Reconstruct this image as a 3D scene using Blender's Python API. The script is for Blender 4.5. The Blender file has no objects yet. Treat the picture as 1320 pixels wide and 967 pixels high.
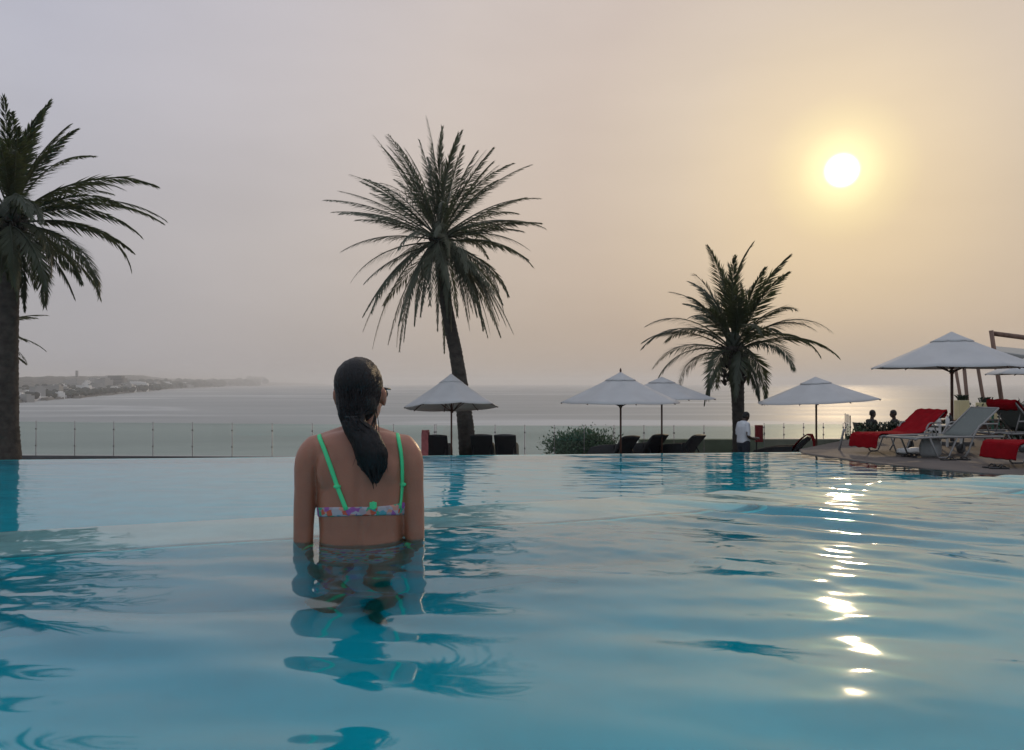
import bpy, bmesh, math, random
import numpy as np
from mathutils import Vector, Matrix, Euler
from mathutils.bvhtree import BVHTree

random.seed(7)
rng = np.random.default_rng(11)
C = bpy.context.scene.collection
scene = bpy.context.scene
R = math.radians

# ------------------------------------------------------------------ camera
FPX, U0, V0 = 1000.0, 660.0, 494.0            # focal length in photo pixels, horizon row
EYE = Vector((0.0, 0.0, 0.5))
cam_data = bpy.data.cameras.new('camera')
cam = bpy.data.objects.new('camera', cam_data)
C.objects.link(cam)
cam_data.sensor_width = 36.0
cam_data.lens = 36.0 * FPX / 1320.0
cam_data.clip_start = 0.05
cam_data.clip_end = 60000.0
cam.location = EYE
cam.rotation_euler = (R(90) + math.atan((V0 - 483.5) / FPX), 0, 0)
scene.camera = cam

# ------------------------------------------------------------------ light
SUN_EL, SUN_AZ = 14.2, 23.1
sun_dir = Vector((math.sin(R(SUN_AZ)) * math.cos(R(SUN_EL)), math.cos(R(SUN_AZ)) * math.cos(R(SUN_EL)), math.sin(R(SUN_EL))))
sun_data = bpy.data.lights.new('sun', 'SUN')
sun_data.energy = 0.5
sun_data.angle = R(1.2)
sun_data.color = (1.0, 0.74, 0.45)
sun = bpy.data.objects.new('sun', sun_data)
C.objects.link(sun)
sun.rotation_euler = (-sun_dir).to_track_quat('-Z', 'Y').to_euler()
sun.location = (20, 40, 30)

world = bpy.data.worlds.new('World')
scene.world = world
world.use_nodes = True
nt = world.node_tree
nt.nodes.clear()
N, L = nt.nodes.new, nt.links.new


def ramp(node, stops, interp='LINEAR'):
    cr = node.color_ramp
    cr.interpolation = interp
    while len(cr.elements) > 2:
        cr.elements.remove(cr.elements[-1])
    cr.elements[0].position, cr.elements[0].color = stops[0][0], (*stops[0][1], 1)
    cr.elements[1].position, cr.elements[1].color = stops[1][0], (*stops[1][1], 1)
    for p, c in stops[2:]:
        e = cr.elements.new(p)
        e.color = (*c, 1)


def lin(r, g, b):
    f = lambda c: c / 12.92 if c <= 0.04045 else ((c + 0.055) / 1.055) ** 2.4
    return (f(r / 255), f(g / 255), f(b / 255))


w_out = N('ShaderNodeOutputWorld')
w_bg = N('ShaderNodeBackground')
w_bg.inputs['Strength'].default_value = 0.1
sky = N('ShaderNodeTexSky')
sky.sky_type = 'NISHITA'
sky.sun_disc = False
sky.sun_elevation = R(SUN_EL)
sky.sun_rotation = R(SUN_AZ)
sky.air_density = 1.5
sky.dust_density = 6.0
sky.altitude = 20
tc = N('ShaderNodeTexCoord')
dot = N('ShaderNodeVectorMath'); dot.operation = 'DOT_PRODUCT'
dot.inputs[1].default_value = sun_dir
nrm = N('ShaderNodeVectorMath'); nrm.operation = 'NORMALIZE'
L(tc.outputs['Generated'], nrm.inputs[0])
L(nrm.outputs[0], dot.inputs[0])
cl = N('ShaderNodeClamp'); cl.inputs[1].default_value = -1; cl.inputs[2].default_value = 1
L(dot.outputs['Value'], cl.inputs[0])
ac = N('ShaderNodeMath'); ac.operation = 'ARCCOSINE'
L(cl.outputs[0], ac.inputs[0])
an = N('ShaderNodeMath'); an.operation = 'DIVIDE'; an.inputs[1].default_value = math.pi
L(ac.outputs[0], an.inputs[0])
# hazy air around the sun: colour against the angle from the sun
gl = N('ShaderNodeValToRGB')
D = 180.0
ramp(gl, [(0.0, lin(255, 250, 205)), (1.6 / D, lin(255, 250, 190)), (2.7 / D, lin(243, 224, 178)), (5.0 / D, lin(227, 208, 178)), (11 / D, lin(215, 199, 180)),
          (18 / D, lin(209, 193, 180)), (27 / D, lin(210, 197, 187)), (38 / D, lin(202, 195, 194)), (52 / D, lin(190, 189, 197)),
          (75 / D, lin(188, 192, 200)), (1.0, lin(176, 184, 198))])
L(an.outputs[0], gl.inputs[0])
# the same air against the height above the horizon
sx = N('ShaderNodeSeparateXYZ')
L(nrm.outputs[0], sx.inputs[0])
el = N('ShaderNodeValToRGB')
ramp(el, [(0.0, (0.73, 0.71, 0.68)), (0.06, (0.78, 0.76, 0.725)), (0.16, (0.88, 0.865, 0.84)), (0.30, (0.96, 0.965, 0.99)), (0.45, (0.99, 1.01, 1.08)), (0.62, (1.12, 1.16, 1.22)), (1.0, (1.4, 1.46, 1.55))])
L(sx.outputs['Z'], el.inputs[0])
mul = N('ShaderNodeMix'); mul.data_type = 'RGBA'; mul.blend_type = 'MULTIPLY'; mul.inputs[0].default_value = 1
L(gl.outputs[0], mul.inputs[6]); L(el.outputs[0], mul.inputs[7])
# faint uneven veils in the dust
wn = N('ShaderNodeTexNoise'); wn.inputs['Scale'].default_value = 2.2; wn.inputs['Detail'].default_value = 4
wm = N('ShaderNodeMapping'); wm.inputs['Scale'].default_value = (1, 1, 3.5)
L(nrm.outputs[0], wm.inputs[0]); L(wm.outputs[0], wn.inputs[0])
wr = N('ShaderNodeMapRange'); wr.inputs[1].default_value = 0.3; wr.inputs[2].default_value = 0.7; wr.inputs[3].default_value = 0.94; wr.inputs[4].default_value = 1.045
L(wn.outputs[0], wr.inputs[0])
mv = N('ShaderNodeVectorMath'); mv.operation = 'SCALE'
L(mul.outputs[2], mv.inputs[0]); L(wr.outputs[0], mv.inputs['Scale'])
# the sun's own veiled disc
dr = N('ShaderNodeMapRange'); dr.interpolation_type = 'SMOOTHERSTEP'
dr.inputs[1].default_value = 1.3 / D; dr.inputs[2].default_value = 0.15 / D; dr.inputs[3].default_value = 0; dr.inputs[4].default_value = 9.0
L(an.outputs[0], dr.inputs[0])
dc = N('ShaderNodeVectorMath'); dc.operation = 'SCALE'; dc.inputs[0].default_value = (1.0, 0.93, 0.72)
dr2 = N('ShaderNodeMapRange'); dr2.interpolation_type = 'SMOOTHERSTEP'
dr2.inputs[1].default_value = 5.2 / D; dr2.inputs[2].default_value = -0.5 / D; dr2.inputs[3].default_value = 0; dr2.inputs[4].default_value = 0.13
L(an.outputs[0], dr2.inputs[0])
dsum = N('ShaderNodeMath'); dsum.operation = 'ADD'
L(dr.outputs[0], dsum.inputs[0]); L(dr2.outputs[0], dsum.inputs[1])
L(dsum.outputs[0], dc.inputs['Scale'])
ad = N('ShaderNodeVectorMath'); ad.operation = 'ADD'
L(mv.outputs[0], ad.inputs[0]); L(dc.outputs[0], ad.inputs[1])
s10 = N('ShaderNodeVectorMath'); s10.operation = 'SCALE'; s10.inputs['Scale'].default_value = 9.4
L(ad.outputs[0], s10.inputs[0])
ns = N('ShaderNodeVectorMath'); ns.operation = 'SCALE'; ns.inputs['Scale'].default_value = 0.02
L(sky.outputs[0], ns.inputs[0])
fin = N('ShaderNodeVectorMath'); fin.operation = 'ADD'
L(s10.outputs[0], fin.inputs[0]); L(ns.outputs[0], fin.inputs[1])
L(fin.outputs[0], w_bg.inputs['Color'])
L(w_bg.outputs[0], w_out.inputs['Surface'])

vs = scene.view_settings
vs.view_transform = 'Standard'
vs.look = 'None'
vs.exposure = 0.04
vs.gamma = 1.0
vs.use_curve_mapping = False
cy = scene.cycles
cy.use_denoising = True
cy.max_bounces = 12
cy.diffuse_bounces = 4
cy.glossy_bounces = 4
cy.transmission_bounces = 8
cy.volume_bounces = 1
cy.transparent_max_bounces = 16
cy.sample_clamp_indirect = 6.0
cy.sample_clamp_direct = 0.0
cy.blur_glossy = 0.2
cy.caustics_reflective = True
cy.caustics_refractive = True

# ------------------------------------------------------------------ helpers


def at(u, v, d):
    """photo pixel and distance straight ahead -> place in the world"""
    return Vector(((u - U0) / FPX * d, d, EYE.z + (V0 - v) / FPX * d))


def tag(o, label=None, cat=None, group=None, kind=None):
    for k, val in (('label', label), ('category', cat), ('group', group), ('kind', kind)):
        if val:
            o[k] = val
    return o


def empty(name, loc=(0, 0, 0), rz=0.0, label=None, cat=None, group=None):
    o = bpy.data.objects.new(name, None)
    o.empty_display_size = 0.1
    C.objects.link(o)
    o.location = loc
    o.rotation_euler = (0, 0, rz)
    return tag(o, label, cat, group)


def copy_tree(o, parent=None):
    c = o.copy()
    C.objects.link(c)
    c.parent = parent
    for ch in list(o.children):
        copy_tree(ch, c)
    return c


class MB:
    def __init__(self):
        self.v, self.f, self.s = [], [], []

    def add(self, vs_, fs, smooth=True):
        n = len(self.v)
        self.v += [tuple(p) for p in vs_]
        self.f += [tuple(i + n for i in f) for f in fs]
        self.s += [smooth] * len(fs)
        return self

    def box(self, c, s, rot=None, bev=0.0):
        bm = bmesh.new()
        bmesh.ops.create_cube(bm, size=1)
        bmesh.ops.scale(bm, vec=s, verts=bm.verts)
        if bev:
            bmesh.ops.bevel(bm, geom=list(bm.edges), offset=bev, segments=2, affect='EDGES', profile=0.6)
        m = Matrix.Translation(c)
        if rot is not None:
            m = m @ (rot if isinstance(rot, Matrix) else Euler(rot).to_matrix().to_4x4())
        bmesh.ops.transform(bm, matrix=m, verts=bm.verts)
        bm.verts.index_update()
        self.add([v.co[:] for v in bm.verts], [[v.index for v in f.verts] for f in bm.faces], False)
        bm.free()
        return self

    def tube(self, pts, rad, n=8, cap=True, up=None, flat=1.0):
        pts = [Vector(p) for p in pts]
        if not hasattr(rad, '__len__'):
            rad = [rad] * len(pts)
        vs_, fs = [], []
        ref = Vector(up) if up else None
        px = None
        for i, p in enumerate(pts):
            t = (pts[min(i + 1, len(pts) - 1)] - pts[max(i - 1, 0)])
            t = t.normalized() if t.length > 1e-9 else Vector((0, 0, 1))
            if px is None:
                a = ref if ref else (Vector((0, 0, 1)) if abs(t.z) < 0.9 else Vector((1, 0, 0)))
                px = (a - t * a.dot(t)).normalized()
            else:
                px = (px - t * px.dot(t)).normalized()
            py = t.cross(px)
            for k in range(n):
                an_ = 2 * math.pi * k / n
                vs_.append(p + px * math.cos(an_) * rad[i] + py * math.sin(an_) * rad[i] * flat)
        for i in range(len(pts) - 1):
            for k in range(n):
                k2 = (k + 1) % n
                fs.append((i * n + k, i * n + k2, (i + 1) * n + k2, (i + 1) * n + k))
        if cap:
            fs.append(tuple(range(n - 1, -1, -1)))
            fs.append(tuple((len(pts) - 1) * n + k for k in range(n)))
        return self.add(vs_, fs)

    def loft(self, rings, cap=True):
        n = len(rings[0])
        vs_ = [p for r in rings for p in r]
        fs = []
        for i in range(len(rings) - 1):
            for k in range(n):
                k2 = (k + 1) % n
                fs.append((i * n + k, i * n + k2, (i + 1) * n + k2, (i + 1) * n + k))
        if cap:
            fs.append(tuple(range(n - 1, -1, -1)))
            fs.append(tuple((len(rings) - 1) * n + k for k in range(n)))
        return self.add(vs_, fs)

    def ball(self, c, r, n=12, rot=None):
        """ellipsoid"""
        if not hasattr(r, '__len__'):
            r = (r, r, r)
        m = n // 2 + 2
        vs_, fs = [], []
        mat = Euler(rot).to_matrix() if rot else Matrix.Identity(3)
        c = Vector(c)
        for i in range(1, m):
            th = math.pi * i / m
            for k in range(n):
                ph = 2 * math.pi * k / n
                vs_.append(c + mat @ Vector((r[0] * math.sin(th) * math.cos(ph), r[1] * math.sin(th) * math.sin(ph), r[2] * math.cos(th))))
        top, bot = len(vs_), len(vs_) + 1
        vs_ += [c + mat @ Vector((0, 0, r[2])), c + mat @ Vector((0, 0, -r[2]))]
        for i in range(m - 2):
            for k in range(n):
                k2 = (k + 1) % n
                fs.append((i * n + k, (i + 1) * n + k, (i + 1) * n + k2, i * n + k2))
        for k in range(n):
            k2 = (k + 1) % n
            fs.append((top, k, k2))
            fs.append((bot, (m - 2) * n + k2, (m - 2) * n + k))
        return self.add(vs_, fs)

    def prism(self, poly, z0, z1):
        n = len(poly)
        vs_ = [(x, y, z0) for x, y in poly] + [(x, y, z1) for x, y in poly]
        fs = [tuple(range(n - 1, -1, -1)), tuple(range(n, 2 * n))] + [(k, (k + 1) % n, n + (k + 1) % n, n + k) for k in range(n)]
        return self.add(vs_, fs, False)

    def mesh(self, name):
        me = bpy.data.meshes.new(name)
        me.from_pydata(self.v, [], self.f)
        me.update()
        me.polygons.foreach_set('use_smooth', self.s)
        return me

    def build(self, name, mat, parent=None, bevel=0.0):
        o = bpy.data.objects.new(name, self.mesh(name))
        C.objects.link(o)
        if mat:
            o.data.materials.append(mat)
        if parent:
            o.parent = parent
        if bevel:
            b = o.modifiers.new('bevel', 'BEVEL')
            b.width = bevel
            b.segments = 2
            b.limit_method = 'ANGLE'
        return o


def grid_mesh(name, X, Y, Z, mat, parent=None, extra=None):
    """numpy height grid -> smooth mesh object"""
    ny, nx = X.shape
    me = bpy.data.meshes.new(name)
    co = np.stack([X, Y, Z], -1).reshape(-1, 3)
    idx = np.arange(nx * ny).reshape(ny, nx)
    q = np.stack([idx[:-1, :-1], idx[:-1, 1:], idx[1:, 1:], idx[1:, :-1]], -1).reshape(-1, 4)
    me.vertices.add(len(co)); me.vertices.foreach_set('co', co.astype(np.float32).ravel())
    me.loops.add(q.size); me.loops.foreach_set('vertex_index', q.ravel().astype(np.int32))
    me.polygons.add(len(q))
    me.polygons.foreach_set('loop_start', (np.arange(len(q)) * 4).astype(np.int32))
    me.polygons.foreach_set('use_smooth', np.ones(len(q), bool))
    me.update(calc_edges=True)
    me.validate()
    o = bpy.data.objects.new(name, me)
    C.objects.link(o)
    if mat:
        me.materials.append(mat)
    if parent:
        o.parent = parent
    return o


def remeshed(mb, name, mat, voxel, smooth=6, parent=None):
    """many overlapping closed shapes -> one continuous skin"""
    tmp = mb.build('tmp_body', None)
    m = tmp.modifiers.new('r', 'REMESH'); m.mode = 'VOXEL'; m.voxel_size = voxel; m.use_smooth_shade = True
    s = tmp.modifiers.new('s', 'SMOOTH'); s.iterations = smooth; s.factor = 0.5
    dg = bpy.context.evaluated_depsgraph_get()
    me = bpy.data.meshes.new_from_object(tmp.evaluated_get(dg))
    me.name = name
    old = tmp.data
    bpy.data.objects.remove(tmp)
    bpy.data.meshes.remove(old)
    o = bpy.data.objects.new(name, me)
    C.objects.link(o)
    me.materials.clear()
    me.materials.append(mat)
    me.polygons.foreach_set('use_smooth', [True] * len(me.polygons))
    if parent:
        o.parent = parent
    return o


def shade(name, col, rough=0.6, var=0.12, scale=8.0, bump=0.0, bscale=40.0, metal=0.0, spec=0.5, trans=None, sheen=0.0, coat=0.0, stretch=None, col2=None):
    """procedural material: base colour broken up by noise, optional bump, optional light through thin cloth or leaves"""
    m = bpy.data.materials.new(name)
    m.use_nodes = True
    t = m.node_tree
    b = t.nodes['Principled BSDF']
    b.inputs['Roughness'].default_value = rough
    b.inputs['Metallic'].default_value = metal
    b.inputs['Specular IOR Level'].default_value = spec
    b.inputs['Coat Weight'].default_value = coat
    b.inputs['Sheen Weight'].default_value = sheen
    co = t.nodes.new('ShaderNodeTexCoord')
    src = co.outputs['Object']
    if stretch:
        mp = t.nodes.new('ShaderNodeMapping'); mp.inputs['Scale'].default_value = stretch
        t.links.new(src, mp.inputs[0]); src = mp.outputs[0]
    n = t.nodes.new('ShaderNodeTexNoise'); n.inputs['Scale'].default_value = scale; n.inputs['Detail'].default_value = 5
    t.links.new(src, n.inputs[0])
    r = t.nodes.new('ShaderNodeValToRGB')
    c1 = tuple(max(0, c * (1 - var)) for c in col)
    c2 = tuple(min(1, c * (1 + var)) for c in col) if col2 is None else col2
    ramp(r, [(0.32, c1), (0.68, c2)])
    t.links.new(n.outputs[0], r.inputs[0])
    t.links.new(r.outputs[0], b.inputs['Base Color'])
    if bump:
        n2 = t.nodes.new('ShaderNodeTexNoise'); n2.inputs['Scale'].default_value = bscale; n2.inputs['Detail'].default_value = 4
        t.links.new(src, n2.inputs[0])
        bp = t.nodes.new('ShaderNodeBump'); bp.inputs['Strength'].default_value = bump; bp.inputs['Distance'].default_value = 0.02
        t.links.new(n2.outputs[0], bp.inputs['Height']); t.links.new(bp.outputs[0], b.inputs['Normal'])
    if trans:
        tr = t.nodes.new('ShaderNodeBsdfTranslucent'); tr.inputs[0].default_value = (*trans[1], 1)
        mx = t.nodes.new('ShaderNodeMixShader'); mx.inputs[0].default_value = trans[0]
        t.links.new(b.outputs[0], mx.inputs[1]); t.links.new(tr.outputs[0], mx.inputs[2])
        t.links.new(mx.outputs[0], t.nodes['Material Output'].inputs['Surface'])
    return m


M = {}
M['tile'] = shade('pool_tile', (0.003, 0.66, 0.735), 0.35, 0.10, 3)
M['tile_shade_offset'] = shade('pool_tile_shade_offset', (0.02, 0.84, 0.88), 0.35, 0.10, 3)  # floor tile in a lighter colour, making up for shade on the wall faces
M['pale_stone'] = shade('pale_stone', (0.60, 0.61, 0.63), 0.5, 0.10, 5, 0.2, 60)
M['deck'] = shade('deck_stone', (0.115, 0.098, 0.088), 0.8, 0.18, 1.6, 0.25, 30, spec=0.15)
M['terrace'] = shade('terrace_paving', (0.26, 0.24, 0.22), 0.7, 0.15, 1.2, 0.3, 25)
M['cliff'] = shade('cliff_rock', (0.13, 0.12, 0.09), 0.9, 0.35, 0.4, 0.6, 3)
M['land'] = shade('headland_ground', (0.055, 0.055, 0.045), 0.95, 0.35, 0.008, col2=(0.13, 0.12, 0.10))
M['scrub'] = shade('far_scrub', (0.022, 0.030, 0.020), 0.9, 0.3, 0.05)
M['render_pale'] = shade('pale_render', (0.68, 0.66, 0.62), 0.8, 0.08, 0.05)
M['render_grey'] = shade('grey_render', (0.30, 0.29, 0.27), 0.8, 0.10, 0.05)
M['render_dark'] = shade('dark_render', (0.14, 0.14, 0.135), 0.8, 0.10, 0.05)
M['window_dark'] = shade('dark_window', (0.03, 0.035, 0.04), 0.3, 0.1, 1)


def glassy(name, tint, ior=1.45, base=0.0):
    m = bpy.data.materials.new(name); m.use_nodes = True
    t = m.node_tree; t.nodes.remove(t.nodes['Principled BSDF'])
    tr = t.nodes.new('ShaderNodeBsdfTransparent'); tr.inputs[0].default_value = (*tint, 1)
    g = t.nodes.new('ShaderNodeBsdfGlossy'); g.inputs['Roughness'].default_value = 0.02
    f = t.nodes.new('ShaderNodeFresnel'); f.inputs[0].default_value = ior
    df = t.nodes.new('ShaderNodeBsdfDiffuse'); df.inputs[0].default_value = (0.42, 0.55, 0.47, 1)
    n = t.nodes.new('ShaderNodeTexNoise'); n.inputs['Scale'].default_value = 1.3
    mr = t.nodes.new('ShaderNodeMapRange'); mr.inputs[3].default_value = base * 0.7; mr.inputs[4].default_value = base * 1.3
    co = t.nodes.new('ShaderNodeTexCoord'); t.links.new(co.outputs['Object'], n.inputs[0]); t.links.new(n.outputs[0], mr.inputs[0])
    m0 = t.nodes.new('ShaderNodeMixShader'); t.links.new(mr.outputs[0], m0.inputs[0])
    t.links.new(tr.outputs[0], m0.inputs[1]); t.links.new(df.outputs[0], m0.inputs[2])
    mx = t.nodes.new('ShaderNodeMixShader')
    t.links.new(f.outputs[0], mx.inputs[0]); t.links.new(m0.outputs[0], mx.inputs[1]); t.links.new(g.outputs[0], mx.inputs[2])
    t.links.new(mx.outputs[0], t.nodes['Material Output'].inputs['Surface'])
    return m


M['fence_glass'] = glassy('fence_glass', (0.92, 0.965, 0.94), 1.3, 0.026)


def water_mat(name, absorb, dens, bscale, bstr, rough=0.015):
    m = bpy.data.materials.new(name); m.use_nodes = True
    t = m.node_tree; t.nodes.remove(t.nodes['Principled BSDF'])
    g = t.nodes.new('ShaderNodeBsdfGlass'); g.inputs['IOR'].default_value = 1.60; g.inputs['Roughness'].default_value = rough
    co = t.nodes.new('ShaderNodeTexCoord')
    mp = t.nodes.new('ShaderNodeMapping'); mp.inputs['Scale'].default_value = (0.55, 1.0, 1.0); mp.inputs['Rotation'].default_value = (0, 0, R(-8))
    t.links.new(co.outputs['Object'], mp.inputs[0])
    n = t.nodes.new('ShaderNodeTexNoise'); n.inputs['Scale'].default_value = bscale; n.inputs['Detail'].default_value = 2.5
    t.links.new(mp.outputs[0], n.inputs[0])
    b = t.nodes.new('ShaderNodeBump'); b.inputs['Strength'].default_value = bstr; b.inputs['Distance'].default_value = 0.01
    t.links.new(n.outputs[0], b.inputs['Height']); t.links.new(b.outputs[0], g.inputs['Normal'])
    t.links.new(g.outputs[0], t.nodes['Material Output'].inputs['Surface'])
    va = t.nodes.new('ShaderNodeVolumeAbsorption'); va.inputs[0].default_value = (*absorb, 1); va.inputs[1].default_value = dens
    t.links.new(va.outputs[0], t.nodes['Material Output'].inputs['Volume'])
    return m


M['pool_water'] = water_mat('pool_water', (0.0, 0.991, 0.995), 8.0, 6.0, 0.09, 0.05)
M['lower_water'] = water_mat('lower_pool_water', (0.0, 0.991, 0.995), 8.0, 9.0, 0.10, 0.03)

sm = bpy.data.materials.new('sea_water'); sm.use_nodes = True
t = sm.node_tree
b = t.nodes['Principled BSDF']
b.inputs['Base Color'].default_value = (0.21, 0.23, 0.22, 1)
b.inputs['IOR'].default_value = 1.333
b.inputs['Specular IOR Level'].default_value = 0.16
co = t.nodes.new('ShaderNodeTexCoord')
mp = t.nodes.new('ShaderNodeMapping'); mp.inputs['Scale'].default_value = (0.35, 1.0, 1.0)
t.links.new(co.outputs['Object'], mp.inputs[0])
n1 = t.nodes.new('ShaderNodeTexNoise'); n1.inputs['Scale'].default_value = 0.22; n1.inputs['Detail'].default_value = 6
n2 = t.nodes.new('ShaderNodeTexNoise'); n2.inputs['Scale'].default_value = 0.004; n2.inputs['Detail'].default_value = 5; n2.inputs['Distortion'].default_value = 1.2
t.links.new(mp.outputs[0], n1.inputs[0]); t.links.new(mp.outputs[0], n2.inputs[0])
bp = t.nodes.new('ShaderNodeBump'); bp.inputs['Strength'].default_value = 0.55; bp.inputs['Distance'].default_value = 0.6
t.links.new(n1.outputs[0], bp.inputs['Height']); t.links.new(bp.outputs[0], b.inputs['Normal'])
mr = t.nodes.new('ShaderNodeMapRange'); mr.inputs[1].default_value = 0.35; mr.inputs[2].default_value = 0.65; mr.inputs[3].default_value = 0.48; mr.inputs[4].default_value = 0.58
t.links.new(n2.outputs[0], mr.inputs[0]); t.links.new(mr.outputs[0], b.inputs['Roughness'])
sr = t.nodes.new('ShaderNodeValToRGB'); ramp(sr, [(0.38, (0.25, 0.26, 0.25)), (0.56, (0.33, 0.335, 0.32)), (0.66, (0.46, 0.46, 0.44))])
n2.inputs['Distortion'].default_value = 2.2
t.links.new(n2.outputs[0], sr.inputs[0]); t.links.new(sr.outputs[0], b.inputs['Base Color'])
M['sea'] = sm
# ------------------------------------------------------------------ sea, cliff, terrace, haze
SEA_Z = -24.5
TER_Z = -1.9
LOW_Z = -0.75
DECK_Z = -0.735


def sheet(name, x0, x1, y0, y1, z, mat, n=1):
    X, Y = np.meshgrid(np.linspace(x0, x1, n + 1), np.linspace(y0, y1, n + 1))
    return grid_mesh(name, X, Y, np.full_like(X, z), mat)


tag(sheet('sea', -12500, 12500, -12500, 12500, SEA_Z, M['sea'], 40), kind='structure')

# terrace paving in one sheet with the pools standing in it, then the cliff going down to the water
xs = np.concatenate([np.linspace(-46, -10, 10), np.linspace(-8, 16, 40), np.linspace(18, 46, 10)])
ys = np.concatenate([np.linspace(-34, 20, 10), np.linspace(22, 24.6, 6)])
X, Y = np.meshgrid(xs, ys)
tag(grid_mesh('terrace', X, Y, np.full_like(X, TER_Z), M['terrace']), kind='structure')
tt = np.linspace(0, 1, 40)
X, T = np.meshgrid(xs * 1.0, tt)
ledge = np.exp(-((X - 2.2) / 2.6) ** 2) * 2.6
Yc = 24.6 + ledge * np.minimum(T * 8, 1) + 40 * T ** 1.15
drop = np.clip(T - 0.06, 0, 1) ** 0.8 * 26 * 1.06
Zc = TER_Z - np.where(T < 0.03, T * 6, 0.18) - drop + np.sin(X * 1.9 + T * 20) * np.sin(X * 0.63 + T * 33) * 0.8 * np.clip(T - 0.1, 0, 1)
Zc[0] = TER_Z
tag(grid_mesh('cliff', X, Yc, np.maximum(Zc, SEA_Z - 0.9), M['cliff']), kind='structure')

# ------------------------------------------------------------------ pools


def weir(x):                       # far edge of the upper pool, where it spills over
    return 3.256 + 0.36 * x


def far_edge(x):                   # far edge of the lower pool
    return 13.48 + 0.105 * x


FLOOR_Z = -1.07
UX0, UX1, UY0 = -5.2, 6.2, -3.2
poly = [(UX0, UY0), (UX1, UY0), (UX1, weir(UX1)), (UX0, weir(UX0))]
tag(MB().prism(poly, TER_Z + 0.01, FLOOR_Z).build('pool_floor', M['tile']), kind='structure')
# spill wall: tile lightened against its own shade, pale stone cap just under the water
ww = 0.47
w = MB().prism([(UX0, weir(UX0) - ww), (UX1, weir(UX1) - ww), (UX1, weir(UX1)), (UX0, weir(UX0))], FLOOR_Z - 0.02, -0.07)
tag(w.build('pool_wall', M['tile_shade_offset']), kind='structure')
w = MB().prism([(UX0 + 0.02, weir(UX0) - ww + 0.02), (UX1 - 0.02, weir(UX1) - ww + 0.02), (UX1 - 0.02, weir(UX1) + 0.002), (UX0 + 0.02, weir(UX0) + 0.002)], -0.068, -0.026)
tag(w.build('pool_wall', M['pale_stone'], bevel=0.012), kind='structure')
tag(MB().prism([(UX0 - 0.3, UY0 - 0.3), (UX0 + 0.01, UY0 - 0.3), (UX0 + 0.01, weir(UX0)), (UX0 - 0.3, weir(UX0))], TER_Z, 0.03).build('pool_wall', M['pale_stone']), kind='structure')
tag(MB().prism([(UX1 - 0.01, UY0 - 0.3), (UX1 + 0.3, UY0 - 0.3), (UX1 + 0.3, weir(UX1)), (UX1 - 0.01, weir(UX1))], TER_Z, 0.03).build('pool_wall', M['pale_stone']), kind='structure')
tag(MB().prism([(UX0 + 0.012, UY0 - 0.3), (UX1 - 0.012, UY0 - 0.3), (UX1 - 0.012, UY0 + 0.01), (UX0 + 0.012, UY0 + 0.01)], TER_Z, 0.03).build('pool_wall', M['pale_stone']), kind='structure')


def sines(X, Y, specs):
    H = np.zeros_like(X)
    for n, l0, l1, slope, ang0, spread in specs:
        for _ in range(n):
            lam = math.exp(rng.uniform(math.log(l0), math.log(l1)))
            k = 2 * math.pi / lam
            a = R(ang0 + rng.normal() * spread)
            H += slope / k / math.sqrt(n / 2) * np.sin(k * (X * math.cos(a) + Y * math.sin(a)) + rng.uniform(0, 6.28))
    return H


def sstep(a, b_, x):
    q = np.clip((x - a) / (b_ - a), 0, 1)
    return q * q * (3 - 2 * q)


def water_body(name, X, Y, Z, zb, mat):
    """closed body of water: wavy top, sides and bottom"""
    ny, nx = X.shape
    o = grid_mesh(name, X, Y, Z, mat)
    bm = bmesh.new(); bm.from_mesh(o.data)
    edges = [e for e in bm.edges if e.is_boundary]
    r = bmesh.ops.extrude_edge_only(bm, edges=edges)
    nv = [g for g in r['geom'] if isinstance(g, bmesh.types.BMVert)]
    ne = [g for g in r['geom'] if isinstance(g, bmesh.types.BMEdge)]
    for v in nv:
        v.co.z = zb
    be = [e for e in ne if e.is_boundary]
    bmesh.ops.contextual_create(bm, geom=be)
    bmesh.ops.recalc_face_normals(bm, faces=bm.faces)
    for f in bm.faces:
        if len(f.verts) > 4 or abs(f.normal.z) < 0.3:
            f.smooth = False
    bm.to_mesh(o.data); bm.free()
    return o


# upper water
xs = np.concatenate([np.arange(UX0 - 0.05, -2.3, 0.06), np.arange(-2.3, 3.4, 0.0125), np.arange(3.4, UX1 + 0.06, 0.06)])
ss = np.concatenate([[-0.006, 0.0, 0.008, 0.018, 0.03], np.arange(0.042, 2.7, 0.0115), np.arange(2.7, 8.8, 0.08)])[::-1]
X, S = np.meshgrid(xs, ss)
Y = np.maximum(weir(X) - S, UY0 - 0.05 + 0.001 * S)
Y[0] = UY0 - 0.05
swell = sines(X, Y, [(9, 0.55, 1.5, 0.030, 80, 22), (26, 0.14, 0.45, 0.044, 86, 13)])
fine = sines(X, Y, [(22, 0.055, 0.15, 0.042, 84, 28)])
rip = sines(X, Y, [(14, 0.13, 0.24, 0.19, 58, 8), (10, 0.07, 0.12, 0.06, 64, 16)])
m_rip = sstep(0.15, 1.3, X) * sstep(2.5, 0.7, S) * (0.75 + 0.25 * np.sin(X * 1.7 + Y * 2.3))
m_wom = np.exp(-((X + 0.12) / 0.36) ** 2 - ((Y - 2.32) / 0.42) ** 2) + np.exp(-((X - 0.55) / 0.5) ** 2 - ((Y - 2.6) / 0.4) ** 2) * 0.6
m_left = np.exp(-((X + 1.45) / 0.55) ** 2 - ((Y - 1.85) / 0.55) ** 2)
m_any = 0.16 + 0.26 * sstep(-0.1, 0.6, X) * sstep(0.0, 0.9, Y) + 0.16 * np.clip(np.sin(X * 2.1 + 1.0) * np.sin(Y * 2.7 + X), 0, 1)
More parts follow.
